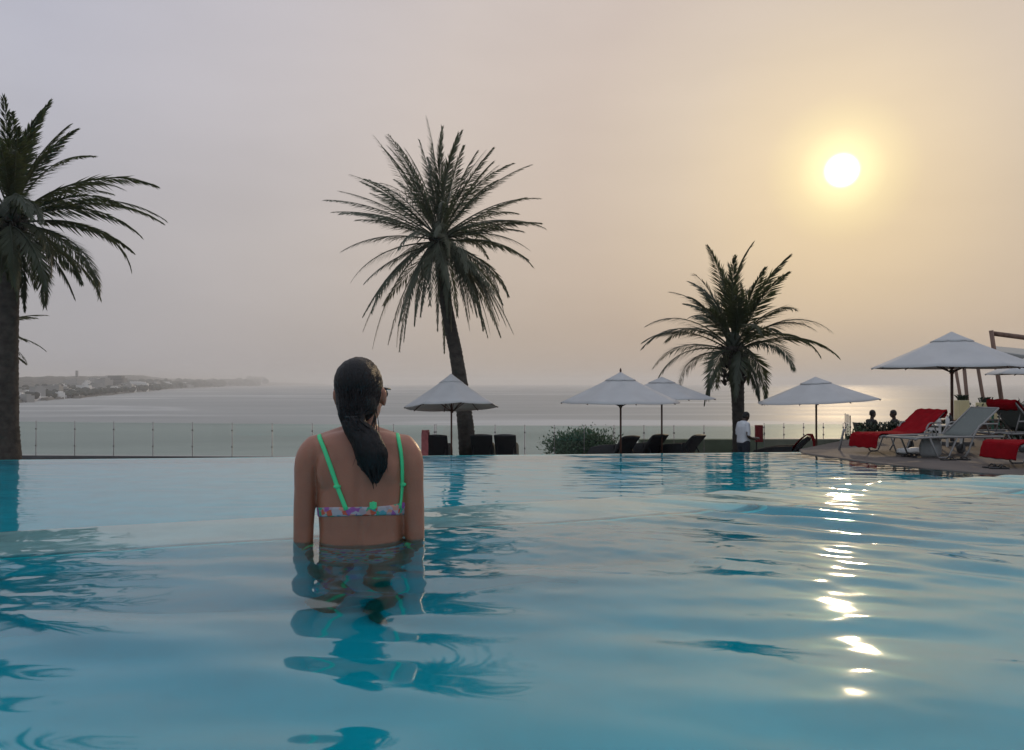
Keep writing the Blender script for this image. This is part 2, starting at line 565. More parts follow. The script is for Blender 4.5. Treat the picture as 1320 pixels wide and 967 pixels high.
calm = 1 - 0.55 * sstep(-0.2, -1.2, X) * sstep(0.8, 0.2, S)
H = swell * calm * (0.55 + 0.45 * sstep(0.1, 1.2, S)) + fine * (m_any + 0.9 * m_wom + 0.55 * m_left) + rip * m_rip
edge = np.exp(-np.maximum(S, 0) / 0.016)
Z = H * (1 - edge) - 0.012 * edge ** 2
uw = water_body('pool_water', X, Y, Z, FLOOR_Z - 0.01, M['pool_water'])
tag(uw, kind='structure')

# lower pool
LX0, LX1 = -14.0, 14.0
LFLOOR = -1.78
tag(MB().prism([(LX0 - 0.2, -6), (LX1 + 0.2, -6), (LX1 + 0.2, far_edge(LX1) + 0.02), (LX0 - 0.2, far_edge(LX0) + 0.02)], TER_Z + 0.006, LFLOOR).build('pool_floor', M['tile']), kind='structure')
w = MB().prism([(LX0, far_edge(LX0) - 0.04), (LX1, far_edge(LX1) - 0.04), (LX1, far_edge(LX1) + 0.08), (LX0, far_edge(LX0) + 0.08)], TER_Z + 0.004, LOW_Z - 0.02)
tag(w.build('pool_wall', M['tile_shade_offset'], bevel=0.01), kind='structure')
tag(MB().prism([(LX0 - 0.3, -6), (LX0 + 0.01, -6), (LX0 + 0.01, far_edge(LX0) + 0.08), (LX0 - 0.3, far_edge(LX0) + 0.08)], TER_Z + 0.005, LOW_Z + 0.05).build('pool_wall', M['pale_stone']), kind='structure')
xs = np.concatenate([np.arange(LX0, -9, 0.12), np.arange(-9, 8, 0.05), np.arange(8, LX1 + 0.02, 0.12)])
q = np.concatenate([np.linspace(0, 0.45, 30), np.linspace(0.45, 0.995, 250)[1:], [0.9975, 1.0]])
X, Q = np.meshgrid(xs, q)
y0 = weir(X) + 0.02
Y = y0 + (far_edge(X) + 0.086 - y0) * Q
sw = sines(X, Y, [(9, 0.5, 1.6, 0.010, 88, 14), (16, 0.16, 0.5, 0.022, 90, 14)])
amp = 0.35 + 0.65 * sstep(-4.2, 0.5, X) + 0.3 * np.exp(-((X + 7) / 1.6) ** 2)
Z = LOW_Z + sw * amp * (1 - np.exp(-(1 - Q) * 10 / 0.12))
Z[-1] -= 0.015
tag(water_body('pool_water', X, Y, Z, LFLOOR - 0.02, M['lower_water']), kind='structure')

# right deck, flush with the lower pool
poly = [(5.15, 13.8), (5.22, 13.5), (5.36, 13.1), (5.5, 12.5), (5.75, 11.85), (6.1, 11.25), (6.5, 10.75), (7.0, 10.4), (7.8, 10.0), (9.0, 9.5), (15.0, 7.6), (15.0, 17.6), (7.8, 17.6), (5.4, 14.6)]
tag(MB().prism(poly, TER_Z + 0.008, DECK_Z).build('deck', M['deck'], bevel=0.03), kind='structure')

# ------------------------------------------------------------------ headland across the bay
shore = [(-120, 534), (-60, 527), (20, 520), (60, 516), (100, 513.5), (130, 510.5), (175, 506), (222, 501.5), (300, 498), (360, 496.8), (420, 496.2)]
skyl = [(-120, 482), (-60, 483), (20, 485), (60, 484), (100, 484), (130, 484), (150, 483), (175, 483), (222, 488), (300, 491), (360, 492.5), (420, 494.6)]
iu = lambda tab, u: np.interp(u, [a for a, _ in tab], [b_ for _, b_ in tab])
shore_d = lambda u: 25000.0 / (iu(shore, u) - V0)


def land_z(u, d):
    d0 = shore_d(u)
    d1 = np.minimum(d0 * 2.6, 12300)
    tq = np.clip((d - d0) / np.maximum(d1 - d0, 1), 0, 1)
    top = EYE.z + (V0 - iu(skyl, u)) / FPX * d1 - 4
    bank = 4.5 * sstep(0.0, 0.012, tq)
    return SEA_Z - 0.5 + bank + (np.maximum(top - SEA_Z - 4, 1.0)) * sstep(0.03, 1.0, tq) ** 1.2 + 1.5 * np.sin(u * 0.31 + tq * 17) * np.sin(u * 0.11 - tq * 9) * sstep(0.02, 0.2, tq)


uu = np.linspace(-120, 420, 180)
tq = np.concatenate([[0, 0.004, 0.008, 0.012, 0.02], np.linspace(0.03, 1, 50)])
U, T = np.meshgrid(uu, tq)
wob = 1 + 0.035 * np.sin(U * 0.23) * np.sin(U * 0.071 + 1) + 0.012 * np.sin(U * 0.9)
D0 = shore_d(U) * wob
Dd = D0 + (np.minimum(D0 * 2.6, 12300) - D0) * T
tag(grid_mesh('headland', (U - U0) / FPX * Dd, Dd, land_z(U, Dd / wob), M['land']), kind='structure')


def on_land(u, k):
    d = float(shore_d(u)) * k
    return Vector(((u - U0) / FPX * d, d, float(land_z(np.array(u), np.array(d)))))


# houses of the far town
town = 'pale flat-roofed houses of the hazy town across the bay'
hl = 'small pale flat-roofed house in the hazy town across the bay'
proto = []
for (a, bb, h1, mt) in ((22, 16, 9, 'render_pale'), (34, 20, 12, 'render_pale'), (18, 18, 15, 'render_grey'), (42, 18, 8, 'render_grey')):
    mb = MB().box((0, 0, h1 / 2 - 3), (a, bb, h1 + 6)).box((a * 0.18, 0, h1 + 1.4), (a * 0.4, bb * 0.6, 2.8)).box((0, -bb / 2 + 0.3, h1 + 0.5), (a, 0.6, 1.0))
    proto.append((mb.mesh('house'), M[mt]))
for me, mt in proto:
    me.materials.append(mt)
rh = random.Random(5)
for i in range(90):
    u = rh.uniform(22, 330) if i > 14 else rh.uniform(-60, 25)
    k = rh.choice((1.06, 1.14, 1.25, 1.45, 1.7)) + rh.uniform(-0.05, 0.05)
    if 128 < u < 200 and k > 1.3:
        k = 1.15
    p = on_land(u, k)
    o = bpy.data.objects.new('house', proto[i % 4][0]); C.objects.link(o)
    o.location = p
    o.rotation_euler = (0, 0, rh.uniform(-0.6, 0.6))
    sc_ = rh.uniform(0.75, 1.35) * min(1.6, p.y / 1700)
    o.scale = (sc_ * rh.uniform(0.7, 1.3), sc_, sc_ * rh.uniform(0.7, 1.2))
    tag(o, hl, 'house', town)
# hotel block on the rise, pale villas below it, slim tower on the skyline


def building(name, u, k, wpx, hpx, mat, label, cat, steps=(), rz=0.1):
    p = on_land(u, k)
    s = p.y / FPX
    W_, H_ = wpx * s, hpx * s
    e = empty(name, p, rz, label, cat)
    m = MB().box((0, 0, H_ / 2 - 3), (W_, W_ * 0.45, H_ + 6))
    m.build('wall', mat, e)
    r = MB()
    for (x, ww_, hh) in steps:
        r.box((x * W_, 0, H_ + hh * H_ / 2 + 0.02), (ww_ * W_, W_ * 0.4, hh * H_))
    if steps:
        r.build('roof', mat, e)
    nb = 4 if H_ > 12 else 2
    for j in range(nb):
        wb = MB().box((0, -W_ * 0.225 - 0.06, H_ * (j + 0.6) / nb), (W_ * 0.86, 0.5, H_ * 0.28 / nb * 1.4))
        wb.build('window', M['window_dark'], e)
    return e


building('hotel', 147, 1.32, 28, 15, M['render_dark'], 'wide grey hotel block topping the rise across the bay', 'hotel', ((0.1, 0.6, 0.2),))
building('apartment_building', 168, 1.2, 16, 6, M['render_pale'], 'pale low apartment building below the grey hotel block', 'building', ((-0.2, 0.4, 0.3),))
building('villa', 186, 1.12, 8, 6.5, M['render_pale'], 'bright white villa near the shore right of the hotel block', 'villa')
building('warehouse', 84, 1.16, 13, 8, M['render_grey'], 'brownish square building by the pale quay across the bay', 'building', ((0, 0.5, 0.25),))
building('apartment_building', 121, 1.7, 12, 8, M['render_pale'], 'pale tall apartment building left of the hotel block', 'building')
building('tower', 99, 2.2, 3, 9, M['render_grey'], 'slim tower rising from the hazy skyline of the far town', 'tower')
# pale quay
pq = [on_land(u, 1.03) for u in (14, 40, 70, 104)]
pr = [on_land(u, 1.10) for u in (14, 40, 70, 104)]
mb = MB()
mb.add([(p.x, p.y, max(p.z, SEA_Z + 4) + 0.8) for p in pq] + [(p.x, p.y, max(p.z, SEA_Z + 4) + 1.0) for p in pr] + [(p.x, p.y, SEA_Z - 1) for p in pq], [(0, 1, 5, 4), (1, 2, 6, 5), (2, 3, 7, 6), (8, 9, 1, 0), (9, 10, 2, 1), (10, 11, 3, 2)], False)
tag(mb.build('beach', M['pale_stone']), kind='structure')
# belt of scrub and trees between the houses: one mass nobody could count
mb = MB()
for i in range(700):
    u = rh.uniform(-60, 330)
    k = 1 + abs(rh.gauss(0.05, 0.22)) + 0.03
    if rh.random() < 0.25:
        u = rh.gauss(185, 22); k = rh.uniform(1.1, 1.55)
    p = on_land(u, k)
    s = p.y / 1500 * rh.uniform(3, 7.5)
    n_ = 5
    for _ in range(n_):
        c = p + Vector((rh.gauss(0, s * 1.5), rh.gauss(0, s), s * 0.4 + rh.uniform(0, s * 0.6)))
        mb.ball(c, (s * rh.uniform(0.6, 1.3), s * 0.9, s * rh.uniform(0.5, 0.9)), 6)
tag(mb.build('coastal_scrub', M['scrub']), kind='stuff', label='dark scrub and trees along the far shore', cat='scrub')

# ------------------------------------------------------------------ haze
hz = bpy.data.materials.new('haze'); hz.use_nodes = True
t = hz.node_tree
t.nodes.remove(t.nodes['Principled BSDF'])
pv = t.nodes.new('ShaderNodeVolumePrincipled')
pv.inputs['Color'].default_value = (0.93, 0.90, 0.86, 1)
pv.inputs['Density'].default_value = 0.00018
pv.inputs['Anisotropy'].default_value = 0.3
t.links.new(pv.outputs[0], t.nodes['Material Output'].inputs['Volume'])
o = MB().box((0, 0, 26), (25600, 25600, 106)).build('haze', hz)
tag(o, kind='stuff', label='pale dusty haze lying over the bay', cat='haze')
# ------------------------------------------------------------------ materials of the objects
M['trunk'] = shade('palm_trunk', (0.055, 0.047, 0.04), 0.95, 0.35, 7, 0.8, 22)
M['frond'] = shade('palm_frond', (0.095, 0.105, 0.075), 0.6, 0.35, 1.2, trans=(0.25, (0.14, 0.15, 0.06)))
M['frond_green'] = shade('palm_frond_green', (0.052, 0.064, 0.044), 0.6, 0.35, 1.2, trans=(0.25, (0.13, 0.15, 0.04)))
M['leaf'] = shade('shrub_leaf', (0.035, 0.068, 0.032), 0.6, 0.4, 2.0, trans=(0.2, (0.08, 0.14, 0.03)))
M['leaf_dark'] = shade('dark_leaf', (0.02, 0.035, 0.018), 0.6, 0.4, 2.0)
M['canvas'] = shade('parasol_canvas', (0.56, 0.555, 0.55), 0.85, 0.06, 2.2, 0.35, 7, trans=(0.2, (0.60, 0.56, 0.48)))
M['canvas_grey'] = shade('shade_cloth', (0.36, 0.36, 0.34), 0.85, 0.06, 2.2, trans=(0.1, (0.4, 0.36, 0.3)))
M['wood'] = shade('dark_wood', (0.085, 0.035, 0.022), 0.5, 0.3, 6, 0.2, 30, stretch=(3, 3, 0.4))
M['wood_grey'] = shade('weathered_wood', (0.17, 0.10, 0.07), 0.7, 0.3, 5, 0.2, 30, stretch=(3, 3, 0.4))
M['rattan'] = shade('black_rattan', (0.016, 0.017, 0.021), 0.55, 0.3, 30, 0.6, 70)
M['steel'] = shade('dull_steel', (0.30, 0.31, 0.31), 0.35, 0.1, 10, metal=0.8)
M['alu'] = shade('painted_aluminium', (0.23, 0.22, 0.21), 0.5, 0.08, 12)
M['sling'] = shade('grey_sling', (0.125, 0.14, 0.13), 0.8, 0.1, 40, 0.3, 150)
M['red_cloth'] = shade('red_towel', (0.23, 0.0035, 0.008), 0.95, 0.15, 9, 0.5, 90, spec=0.1)
M['dark_red'] = shade('dark_red_paint', (0.22, 0.016, 0.02), 0.45, 0.15, 5)
M['pink_cloth'] = shade('rose_towel', (0.42, 0.13, 0.13), 0.95, 0.15, 9, 0.5, 90)
M['white_paint'] = shade('white_paint', (0.72, 0.71, 0.68), 0.5, 0.05, 3)
M['cream'] = shade('cream_planter', (0.72, 0.68, 0.52), 0.55, 0.05, 3, trans=(0.45, (0.95, 0.88, 0.55)))
M['black'] = shade('black_plastic', (0.012, 0.012, 0.013), 0.45, 0.2, 6)
M['canvas_bag'] = shade('grey_canvas', (0.27, 0.27, 0.26), 0.9, 0.12, 12, 0.4, 90)
M['wall_green'] = shade('grey_green_render', (0.20, 0.205, 0.155), 0.85, 0.10, 2.0, 0.2, 30)
M['kerb'] = shade('dark_kerb', (0.10, 0.10, 0.10), 0.8, 0.15, 4)
M['green_paint'] = shade('green_paint', (0.03, 0.16, 0.10), 0.5, 0.1, 4)

# ------------------------------------------------------------------ glass fence on the terrace edge
def fence(name, p0, p1, n, h0, h1, label, post_up=0.025, kerb=True, first=True):
    p0, p1 = Vector(p0), Vector(p1)
    d = (p1 - p0); ang = math.atan2(d.y, d.x)
    Lh = math.hypot(d.x, d.y)
    e = empty(name, p0, ang, label, 'fence')
    for i in range(n + 1):
        x = Lh * i / n
        h = h0 + (h1 - h0) * i / n
        z = d.z * i / n
        mb = MB().tube([(x, 0, z), (x, 0, z + h + post_up)], 0.009, 8).ball((x, 0, z + h + post_up), 0.014, 8)
        mb.box((x, 0, z + h * 0.3), (0.04, 0.035, 0.045)).box((x, 0, z + h * 0.8), (0.04, 0.035, 0.045))
        mb.build('post', M['alu'], e)
    for i in range(n):
        x0, x1 = Lh * i / n + 0.022, Lh * (i + 1) / n - 0.022
        h = h0 + (h1 - h0) * (i + 0.5) / n
        z = d.z * (i + 0.5) / n
        MB().box(((x0 + x1) / 2, 0, z + 0.02 + h / 2), (x1 - x0, 0.012, h - 0.02)).build('glass_panel', M['fence_glass'], e)
    if kerb:
        MB().box((Lh / 2, 0.0, d.z / 2 - 0.085), (Lh + 0.1, 0.2, 0.17)).build('kerb', M['kerb'], e)
    return e


A0, A1 = at(-150, 587, 24.2), at(560, 587, 23.2)
A0.z = A1.z = -1.73
fence('glass_fence', A0, A1, 14, 1.06, 0.96, 'long greenish glass fence from the trunk at the frame edge to the seated woman')
B0, B1 = at(560, 587, 23.2), at(985, 587, 22.9)
B0.z = B1.z = -1.73
fence('glass_fence', B0 + Vector((0.05, 0, 0)), B1, 11, 0.96, 0.94, 'glass fence running behind the black loungers and the shrub')
w0, w1 = at(826, 566, 23.3), at(1092, 566, 23.6)
wl = MB().box(((w0.x + w1.x) / 2, 23.62, (TER_Z - 1.2) / 2), (w1.x - w0.x, 0.34, -1.2 - TER_Z)).build('low_wall', M['wall_green'], bevel=0.02)
tag(wl, 'low grey-green wall under the short glass fence beside the standing man', 'wall')
fence('glass_fence', (at(985, 0, 23.6).x, 23.62, -1.198), (at(1087, 0, 23.6).x, 23.62, -1.198), 4, 0.44, 0.44, 'short glass fence standing on top of the low wall', 0.03, kerb=False)
c0, c1 = at(1089, 0, 23.3), at(1096, 0, 19.6)
fence('glass_fence', (c0.x, 23.3, -1.73), (c1.x, 19.6, -1.73), 2, 1.30, 1.40, 'tall glass screen turning towards the pool at the end of the low wall', 0.0)

# ------------------------------------------------------------------ palms


def frond(mb, base, az, th0, droop, Lf, leaf, nl, wid, rnd, twist=0.0, hang=0.25, ex=1.5):
    """one feather frond: rachis with two ranks of narrow leaflets"""
    ns = 16
    pts = [Vector(base)]
    azv = az
    for i in range(ns):
        s = (i + 0.5) / ns
        th = min(th0 + droop * s ** ex, R(176))
        azv += twist / ns
        pts.append(pts[-1] + Vector((math.sin(th) * math.cos(azv), math.sin(th) * math.sin(azv), math.cos(th))) * (Lf / ns))
    mb.tube(pts, [0.026 * (1 - 0.9 * i / ns) for i in range(ns + 1)], 4)
    side = Vector((-math.sin(az), math.cos(az), 0))
    roll = rnd.uniform(-0.5, 0.5)
    for j in range(nl):
        s = 0.14 + 0.86 * (j + rnd.random() * 0.6) / nl
        f = s * ns
        i = min(int(f), ns - 1)
        p = pts[i].lerp(pts[i + 1], f - i)
        t = (pts[i + 1] - pts[i]).normalized()
        nn = side.cross(t).normalized()
        sd = side * math.cos(roll) + nn * math.sin(roll)
        nn2 = sd.cross(t).normalized()
        ll = leaf * min(1.0, 0.35 + 2.6 * (s - 0.1)) * (1.0 - 0.72 * max(0, s - 0.5) / 0.5) * rnd.uniform(0.8, 1.12)
        ph = R(54) - R(36) * s + rnd.gauss(0, 0.10)
        for sg in (-1, 1):
            vv = R(24) + rnd.gauss(0, 0.16)
            dr = t * math.cos(ph) + (sd * sg * math.cos(vv) + nn2 * math.sin(vv)) * math.sin(ph)
            dr.z -= hang * rnd.uniform(0.3, 1.0)
            dr.normalize()
            tip = p + dr * ll - Vector((0, 0, ll * hang * 0.25))
            wv = dr.cross(nn2)
            wv = (wv.normalized() if wv.length > 1e-4 else sd) * wid * 0.5 + nn2 * wid * 0.25
            m = p + dr * ll * 0.4
            mb.add([p, m + wv, tip, m - wv], [(0, 1, 2, 3)], False)


def trunk_mesh(mb, path, rad, n=20, rings_per_m=26, rough=0.07, seed=1):
    rnd = random.Random(seed)
    path = [Vector(p) for p in path]
    # resample
    seg = [0]
    for a, b_ in zip(path, path[1:]):
        seg.append(seg[-1] + (b_ - a).length)
    nr = int(seg[-1] * rings_per_m)
    rings = []
    for i in range(nr + 1):
        s = seg[-1] * i / nr
        k = max(0, min(len(path) - 2, next((q for q in range(len(path) - 1) if seg[q + 1] >= s), len(path) - 2)))
        f = (s - seg[k]) / (seg[k + 1] - seg[k])
        # smooth interpolation
        p0 = path[max(k - 1, 0)]; p1 = path[k]; p2 = path[k + 1]; p3 = path[min(k + 2, len(path) - 1)]
        c = 0.5 * ((2 * p1) + (p2 - p0) * f + (2 * p0 - 5 * p1 + 4 * p2 - p3) * f * f + (3 * p1 - p0 - 3 * p2 + p3) * f ** 3)
        r = np.interp(s / seg[-1], [q / (len(rad) - 1) for q in range(len(rad))], rad)
        ring = []
        for j in range(n):
            a = 2 * math.pi * j / n
            saw = ((s * 9.0 + j * 3 / n) % 1.0)
            saw2 = ((s * 9.0 - j * 5 / n + 0.4) % 1.0)
            rr = r * (1 + rough * (saw - 0.5) + rough * 0.8 * (saw2 - 0.5) + rnd.gauss(0, rough * 0.33))
            ring.append(c + Vector((math.cos(a) * rr, math.sin(a) * rr, 0)))
        rings.append(ring)
    mb.loft(rings)


def palm(name, path, rad, label, nf, Lf, leaf, nl, wid, seed, fm, profile, head=0.28, skirt=0, group=None, sklen=1.0):
    rnd = random.Random(seed)
    root = Vector(path[0])
    e = empty(name, root, 0, label, 'palm tree', group)
    loc = [Vector(p) - root for p in path]
    mb = MB()
    trunk_mesh(mb, loc, rad, seed=seed)
    top = loc[-1]
    # old leaf bases round the neck
    for i in range(90):
        a = i * 2.4
        z = top.z - 0.05 - rnd.random() * profile.get('boots', 0.6)
        r0 = rad[-1] * 0.9
        b0 = Vector((top.x, top.y, z)) + Vector((math.cos(a), math.sin(a), 0)) * r0
        d = Vector((math.cos(a), math.sin(a), 0.9)).normalized()
        mb.tube([b0, b0 + d * 0.10, b0 + d * rnd.uniform(0.14, 0.24)], [0.05, 0.045, 0.02], 5)
    mb.build('trunk', M['trunk'], e)
    mb = MB()
    mb.ball(top + Vector((0, 0, 0.10)), (head * 0.8, head * 0.8, head * 1.2), 10)
    for i in range(nf):
        tt_ = (i + rnd.random() * 0.6) / nf
        az = i * 2.399963 + rnd.gauss(0, 0.36)
        th0 = R(profile['th'](tt_)) + rnd.gauss(0, 0.11)
        dr = R(profile['droop'](tt_)) * rnd.uniform(0.65, 1.5)
        l = Lf * profile['len'](tt_) * rnd.uniform(0.78, 1.08)
        b0 = top + Vector((math.cos(az), math.sin(az), 0)) * head * 0.5 * min(1, tt_ * 3) + Vector((0, 0, head * (0.9 - 1.6 * tt_)))
        frond(mb, b0, az, th0, dr, l, leaf * rnd.uniform(0.85, 1.1), nl, wid, rnd, rnd.gauss(0, 0.25), profile.get('hang', 0.25))
    for i in range(skirt):          # old fronds hanging against the trunk
        az = rnd.uniform(0, 6.283)
        b0 = top + Vector((math.cos(az), math.sin(az), 0)) * head * 0.7 + Vector((0, 0, -0.1 - rnd.random() * 0.25))
        frond(mb, b0, az, R(rnd.uniform(100, 128)), R(rnd.uniform(45, 62)), Lf * sklen * rnd.uniform(0.75, 1.12), leaf * 0.62, nl, wid, rnd, 0, 0.5, 0.5)
    # fruit stalks
    for i in range(6):
        az = rnd.uniform(0, 6.283)
        b0 = top + Vector((0, 0, 0.1))
        pts = [b0 + Vector((math.cos(az) * s * 0.7, math.sin(az) * s * 0.7, 0.25 * s - 0.55 * s * s)) for s in (0, 0.35, 0.7, 1.0)]
        mb.tube(pts, [0.02, 0.018, 0.014, 0.01], 5)
    mb.build('crown', fm, e)
    return e


pB = dict(th=lambda q: 3 + 110 * q ** 1.0, droop=lambda q: 13 + 36 * q, len=lambda q: 1.0 - 0.12 * abs(q - 0.5), boots=0.6, hang=0.16)
b0 = at(604, 0, 22); b0.z = TER_Z
palm('palm_tree', [b0, at(601, 556, 22), at(590, 470, 22), at(574, 385, 22), at(566, 306, 22)], [0.27, 0.22, 0.19, 0.172, 0.185],
     'tall palm with leaning trunk and open radiating crown behind the parasol', 84, 3.15, 0.43, 64, 0.025, 21, M['frond'], pB, 0.30, 34)
pC = dict(th=lambda q: 5 + 84 * q ** 1.0, droop=lambda q: 36 + 40 * q, len=lambda q: 1.0, boots=1.1, hang=0.05)
c0 = at(952, 0, 22.6); c0.z = TER_Z
palm('palm_tree', [c0, at(952, 560, 22.6), at(951, 515, 22.6), at(949, 478, 22.6), at(946, 447, 22.6)], [0.21, 0.175, 0.175, 0.20, 0.27],
     'short thick palm with ragged boots behind the standing man', 46, 2.75, 0.58, 66, 0.034, 8, M['frond_green'], pC, 0.30, 3, sklen=0.7)
pA = dict(th=lambda q: 4 + 104 * q ** 0.85, droop=lambda q: 30 + 52 * q, len=lambda q: 0.86 + 0.2 * q - 0.28 * max(0, q - 0.6) / 0.4, boots=0.8, hang=0.08)
a0 = at(11, 0, 18); a0.z = TER_Z
palm('palm_tree', [a0, at(10, 560, 18), at(10, 470, 18), at(11, 380, 18), at(13, 282, 18)], [0.32, 0.235, 0.21, 0.205, 0.22],
     'big palm cut by the frame edge with thick straight trunk', 58, 3.35, 0.52, 66, 0.032, 33, M['frond_green'], pA, 0.32, 12, sklen=0.55)
d0 = at(-52, 0, 26); d0.z = TER_Z
palm('palm_tree', [d0, at(-50, 520, 26), at(-48, 440, 26)], [0.25, 0.2, 0.2], 'palm almost hidden behind the thick trunk, only frond tips showing',
     36, 2.5, 0.42, 50, 0.036, 12, M['frond'], pC, 0.28, 3)

# ------------------------------------------------------------------ shrubs


def leaf_cloud(mb, n, size, pick, rnd):
    for _ in range(n):
        p, out = pick(rnd)
        a = Vector((rnd.gauss(0, 1), rnd.gauss(0, 1), rnd.gauss(0, 1))).normalized()
        d = (out * 0.8 + a).normalized()
        s = d.cross(a)
        s = s.normalized() if s.length > 1e-4 else Vector((1, 0, 0))
        l = size * rnd.uniform(0.6, 1.3)
        mb.add([p, p + d * l * 0.5 + s * l * 0.2, p + d * l, p + d * l * 0.5 - s * l * 0.2], [(0, 1, 2, 3)], False)


def shrub(name, loc, rx, ry, rz, n, size, label, cat, mat, seed, stems=14):
    rnd = random.Random(seed)
    e = empty(name, loc, 0, label, cat)
    tips = []
    sm_ = MB()
    for i in range(stems):
        a = rnd.uniform(0, 6.283); r = math.sqrt(rnd.random())
        tip = Vector((math.cos(a) * rx * r * 0.92, math.sin(a) * ry * r * 0.92, rz * math.sqrt(max(0.05, 1 - r * r * 0.9)) * rnd.uniform(0.8, 1.08)))
        sm_.tube([(0.15 * tip.x, 0.15 * tip.y, 0), tip * 0.55 + Vector((0, 0, 0.1 * rz)), tip], [0.03, 0.02, 0.005], 5)
        tips.append(tip)
    sm_.build('stem', M['trunk'], e)

    def pick(rn):
        tip = rn.choice(tips)
        s = rn.random() ** 0.6
        sp = 0.16 * min(rx, rz) + 0.05
        p = tip * (0.35 + 0.65 * s) + Vector((rn.gauss(0, sp), rn.gauss(0, sp), rn.gauss(0, sp * 0.8)))
        p.z = max(p.z, 0.02)
        return p, Vector((p.x / rx, p.y / ry, p.z / rz + 0.3)).normalized()
    mb = MB()
    leaf_cloud(mb, n, size, pick, rnd)
    mb.build('foliage', mat, e)
    return e


sh = at(752, 0, 25.6); sh.z = TER_Z - 0.15
shrub('shrub', sh, 1.42, 0.95, 0.88, 9500, 0.115, 'rounded green shrub growing behind the glass fence', 'shrub', M['leaf'], 3, 60)

# ------------------------------------------------------------------ parasols


def umbrella(u, d, zground, v_apex, half, v_edge, label, cat='parasol', group='white parasols round the pool', tilt=(0, 0), rz=0.2, finial=True, vent=True, pole_r=0.024):
    p = at(u, 0, d)
    za = EYE.z + (V0 - v_apex) / FPX * d
    ze = EYE.z + (V0 - v_edge) / FPX * d
    rad = half / FPX * d
    e = empty('parasol', (p.x, d, zground), rz, label, cat, group)
    ha, he = za - zground, ze - zground
    H = ha - he
    mb = MB().tube([(0, 0, 0.0), (0, 0, ha - 0.05)], pole_r, 10)
    mb.build('pole', M['wood'], e)
    bb = MB().box((0, 0, 0.035), (0.55, 0.55, 0.07), bev=0.01).tube([(0, 0, 0.07), (0, 0, 0.32)], pole_r + 0.012, 10)
    bb.build('base', M['kerb'], e)
    rot = Euler((tilt[0], tilt[1], 0)).to_matrix()
    piv = Vector((0, 0, he + H * 0.5))
    tf = lambda q: rot @ (Vector(q) - piv) + piv
    n = 48

    def canopy(r0, r1, z0, z1, steps, sag):
        rings = []
        for i in range(steps + 1):
            s = i / steps
            r = r0 + (r1 - r0) * s
            ring = []
            for k in range(n):
                a = 2 * math.pi * k / n
                fa = ((k % 6) / 6.0 - 0.5) * 2          # -1..1 between ribs
                ribd = 1 - fa * fa                       # 1 mid-panel, 0 on a rib
                rr = r * (math.cos(math.pi / 8) / math.cos((k % 6) / 6 * math.pi / 4 - math.pi / 8) if True else 1)
                z = z0 + (z1 - z0) * (s ** 0.92) - sag * ribd * s * (1 - 0.35 * s)
                ring.append(tf((math.cos(a) * rr, math.sin(a) * rr, z)))
            rings.append(ring)
        m = MB(); m.loft(rings, cap=False)
        return m
    vr = 0.26 * rad
    zv = ha - H * 0.26
    c = canopy(0.03, rad, ha - 0.022, he, 9, 0.035 * H)
    co_ = c.build('canopy', M['canvas'], e)
    so = co_.modifiers.new('thick', 'SOLIDIFY'); so.thickness = 0.006
    if vent:
        vc = canopy(0.012, vr, ha, ha - 0.022 - (H - 0.022) * (vr / rad) ** 0.92 + 0.03, 4, 0.015)
        vo = vc.build('vent', M['canvas'], co_)
        so = vo.modifiers.new('thick', 'SOLIDIFY'); so.thickness = 0.006
    if finial:
        f0 = tf((0, 0, ha - 0.01)); f1 = tf((0, 0, ha + 0.10))
        MB().tube([f0, f0.lerp(f1, 0.5), f1], [0.018, 0.026, 0.012], 8).build('finial', M['wood'], e)
    for k in range(8):
        a = 2 * math.pi * k / 8
        p0 = tf((math.cos(a) * 0.04, math.sin(a) * 0.04, ha - 0.10)); p1 = tf((math.cos(a) * rad * 0.985, math.sin(a) * rad * 0.985, he - 0.018))
        rb = MB().tube([p0, p1], 0.012, 5)
        mid = p0.lerp(p1, 0.52); hub = tf((math.cos(a) * 0.04, math.sin(a) * 0.04, he - 0.12 * H))
        rb.tube([hub, mid], 0.010, 5)
        rb.build('rib', M['wood'], e)
    MB().tube([tf((0, 0, he - 0.17 * H)), tf((0, 0, he - 0.06 * H))], pole_r + 0.016, 10).build('runner', M['wood'], e)
    return e


umbrella(582, 20.3, TER_Z, 482, 62, 525, 'white parasol tilted to show its underside, in front of the leaning palm', tilt=(R(-7), 0), rz=0.25, finial=False)
umbrella(800, 18.6, TER_Z, 480, 79, 519, 'white parasol with a finial above the group of three black loungers', rz=0.1)
umbrella(853, 21.0, TER_Z, 486, 70, 514, 'white parasol half hidden behind the one with the finial', rz=0.3, finial=False)
umbrella(1052, 19.3, TER_Z, 486, 77, 517, 'white parasol leaning slightly between the short palm and the red lounger', tilt=(0, R(-3.2)), rz=0.15, finial=False)
umbrella(1227, 15.6, DECK_Z, 428, 98, 474, 'largest white parasol, over the grey sling lounger on the deck', rz=0.12, finial=False, pole_r=0.028)
umbrella(1375, 17.6, DECK_Z - 0.2, 438, 92, 482, 'white parasol cut by the frame edge beside the timber pergola', rz=0.1, finial=False)

# ------------------------------------------------------------------ pergola of leaning timbers
pg = empty('pergola', (at(1290, 0, 21).x, 21, TER_Z), 0, 'pergola of leaning dark timber posts with a grey shade cloth', 'pergola')
o0 = pg.location


def lp(u, v, d):
    return at(u, v, d) - o0


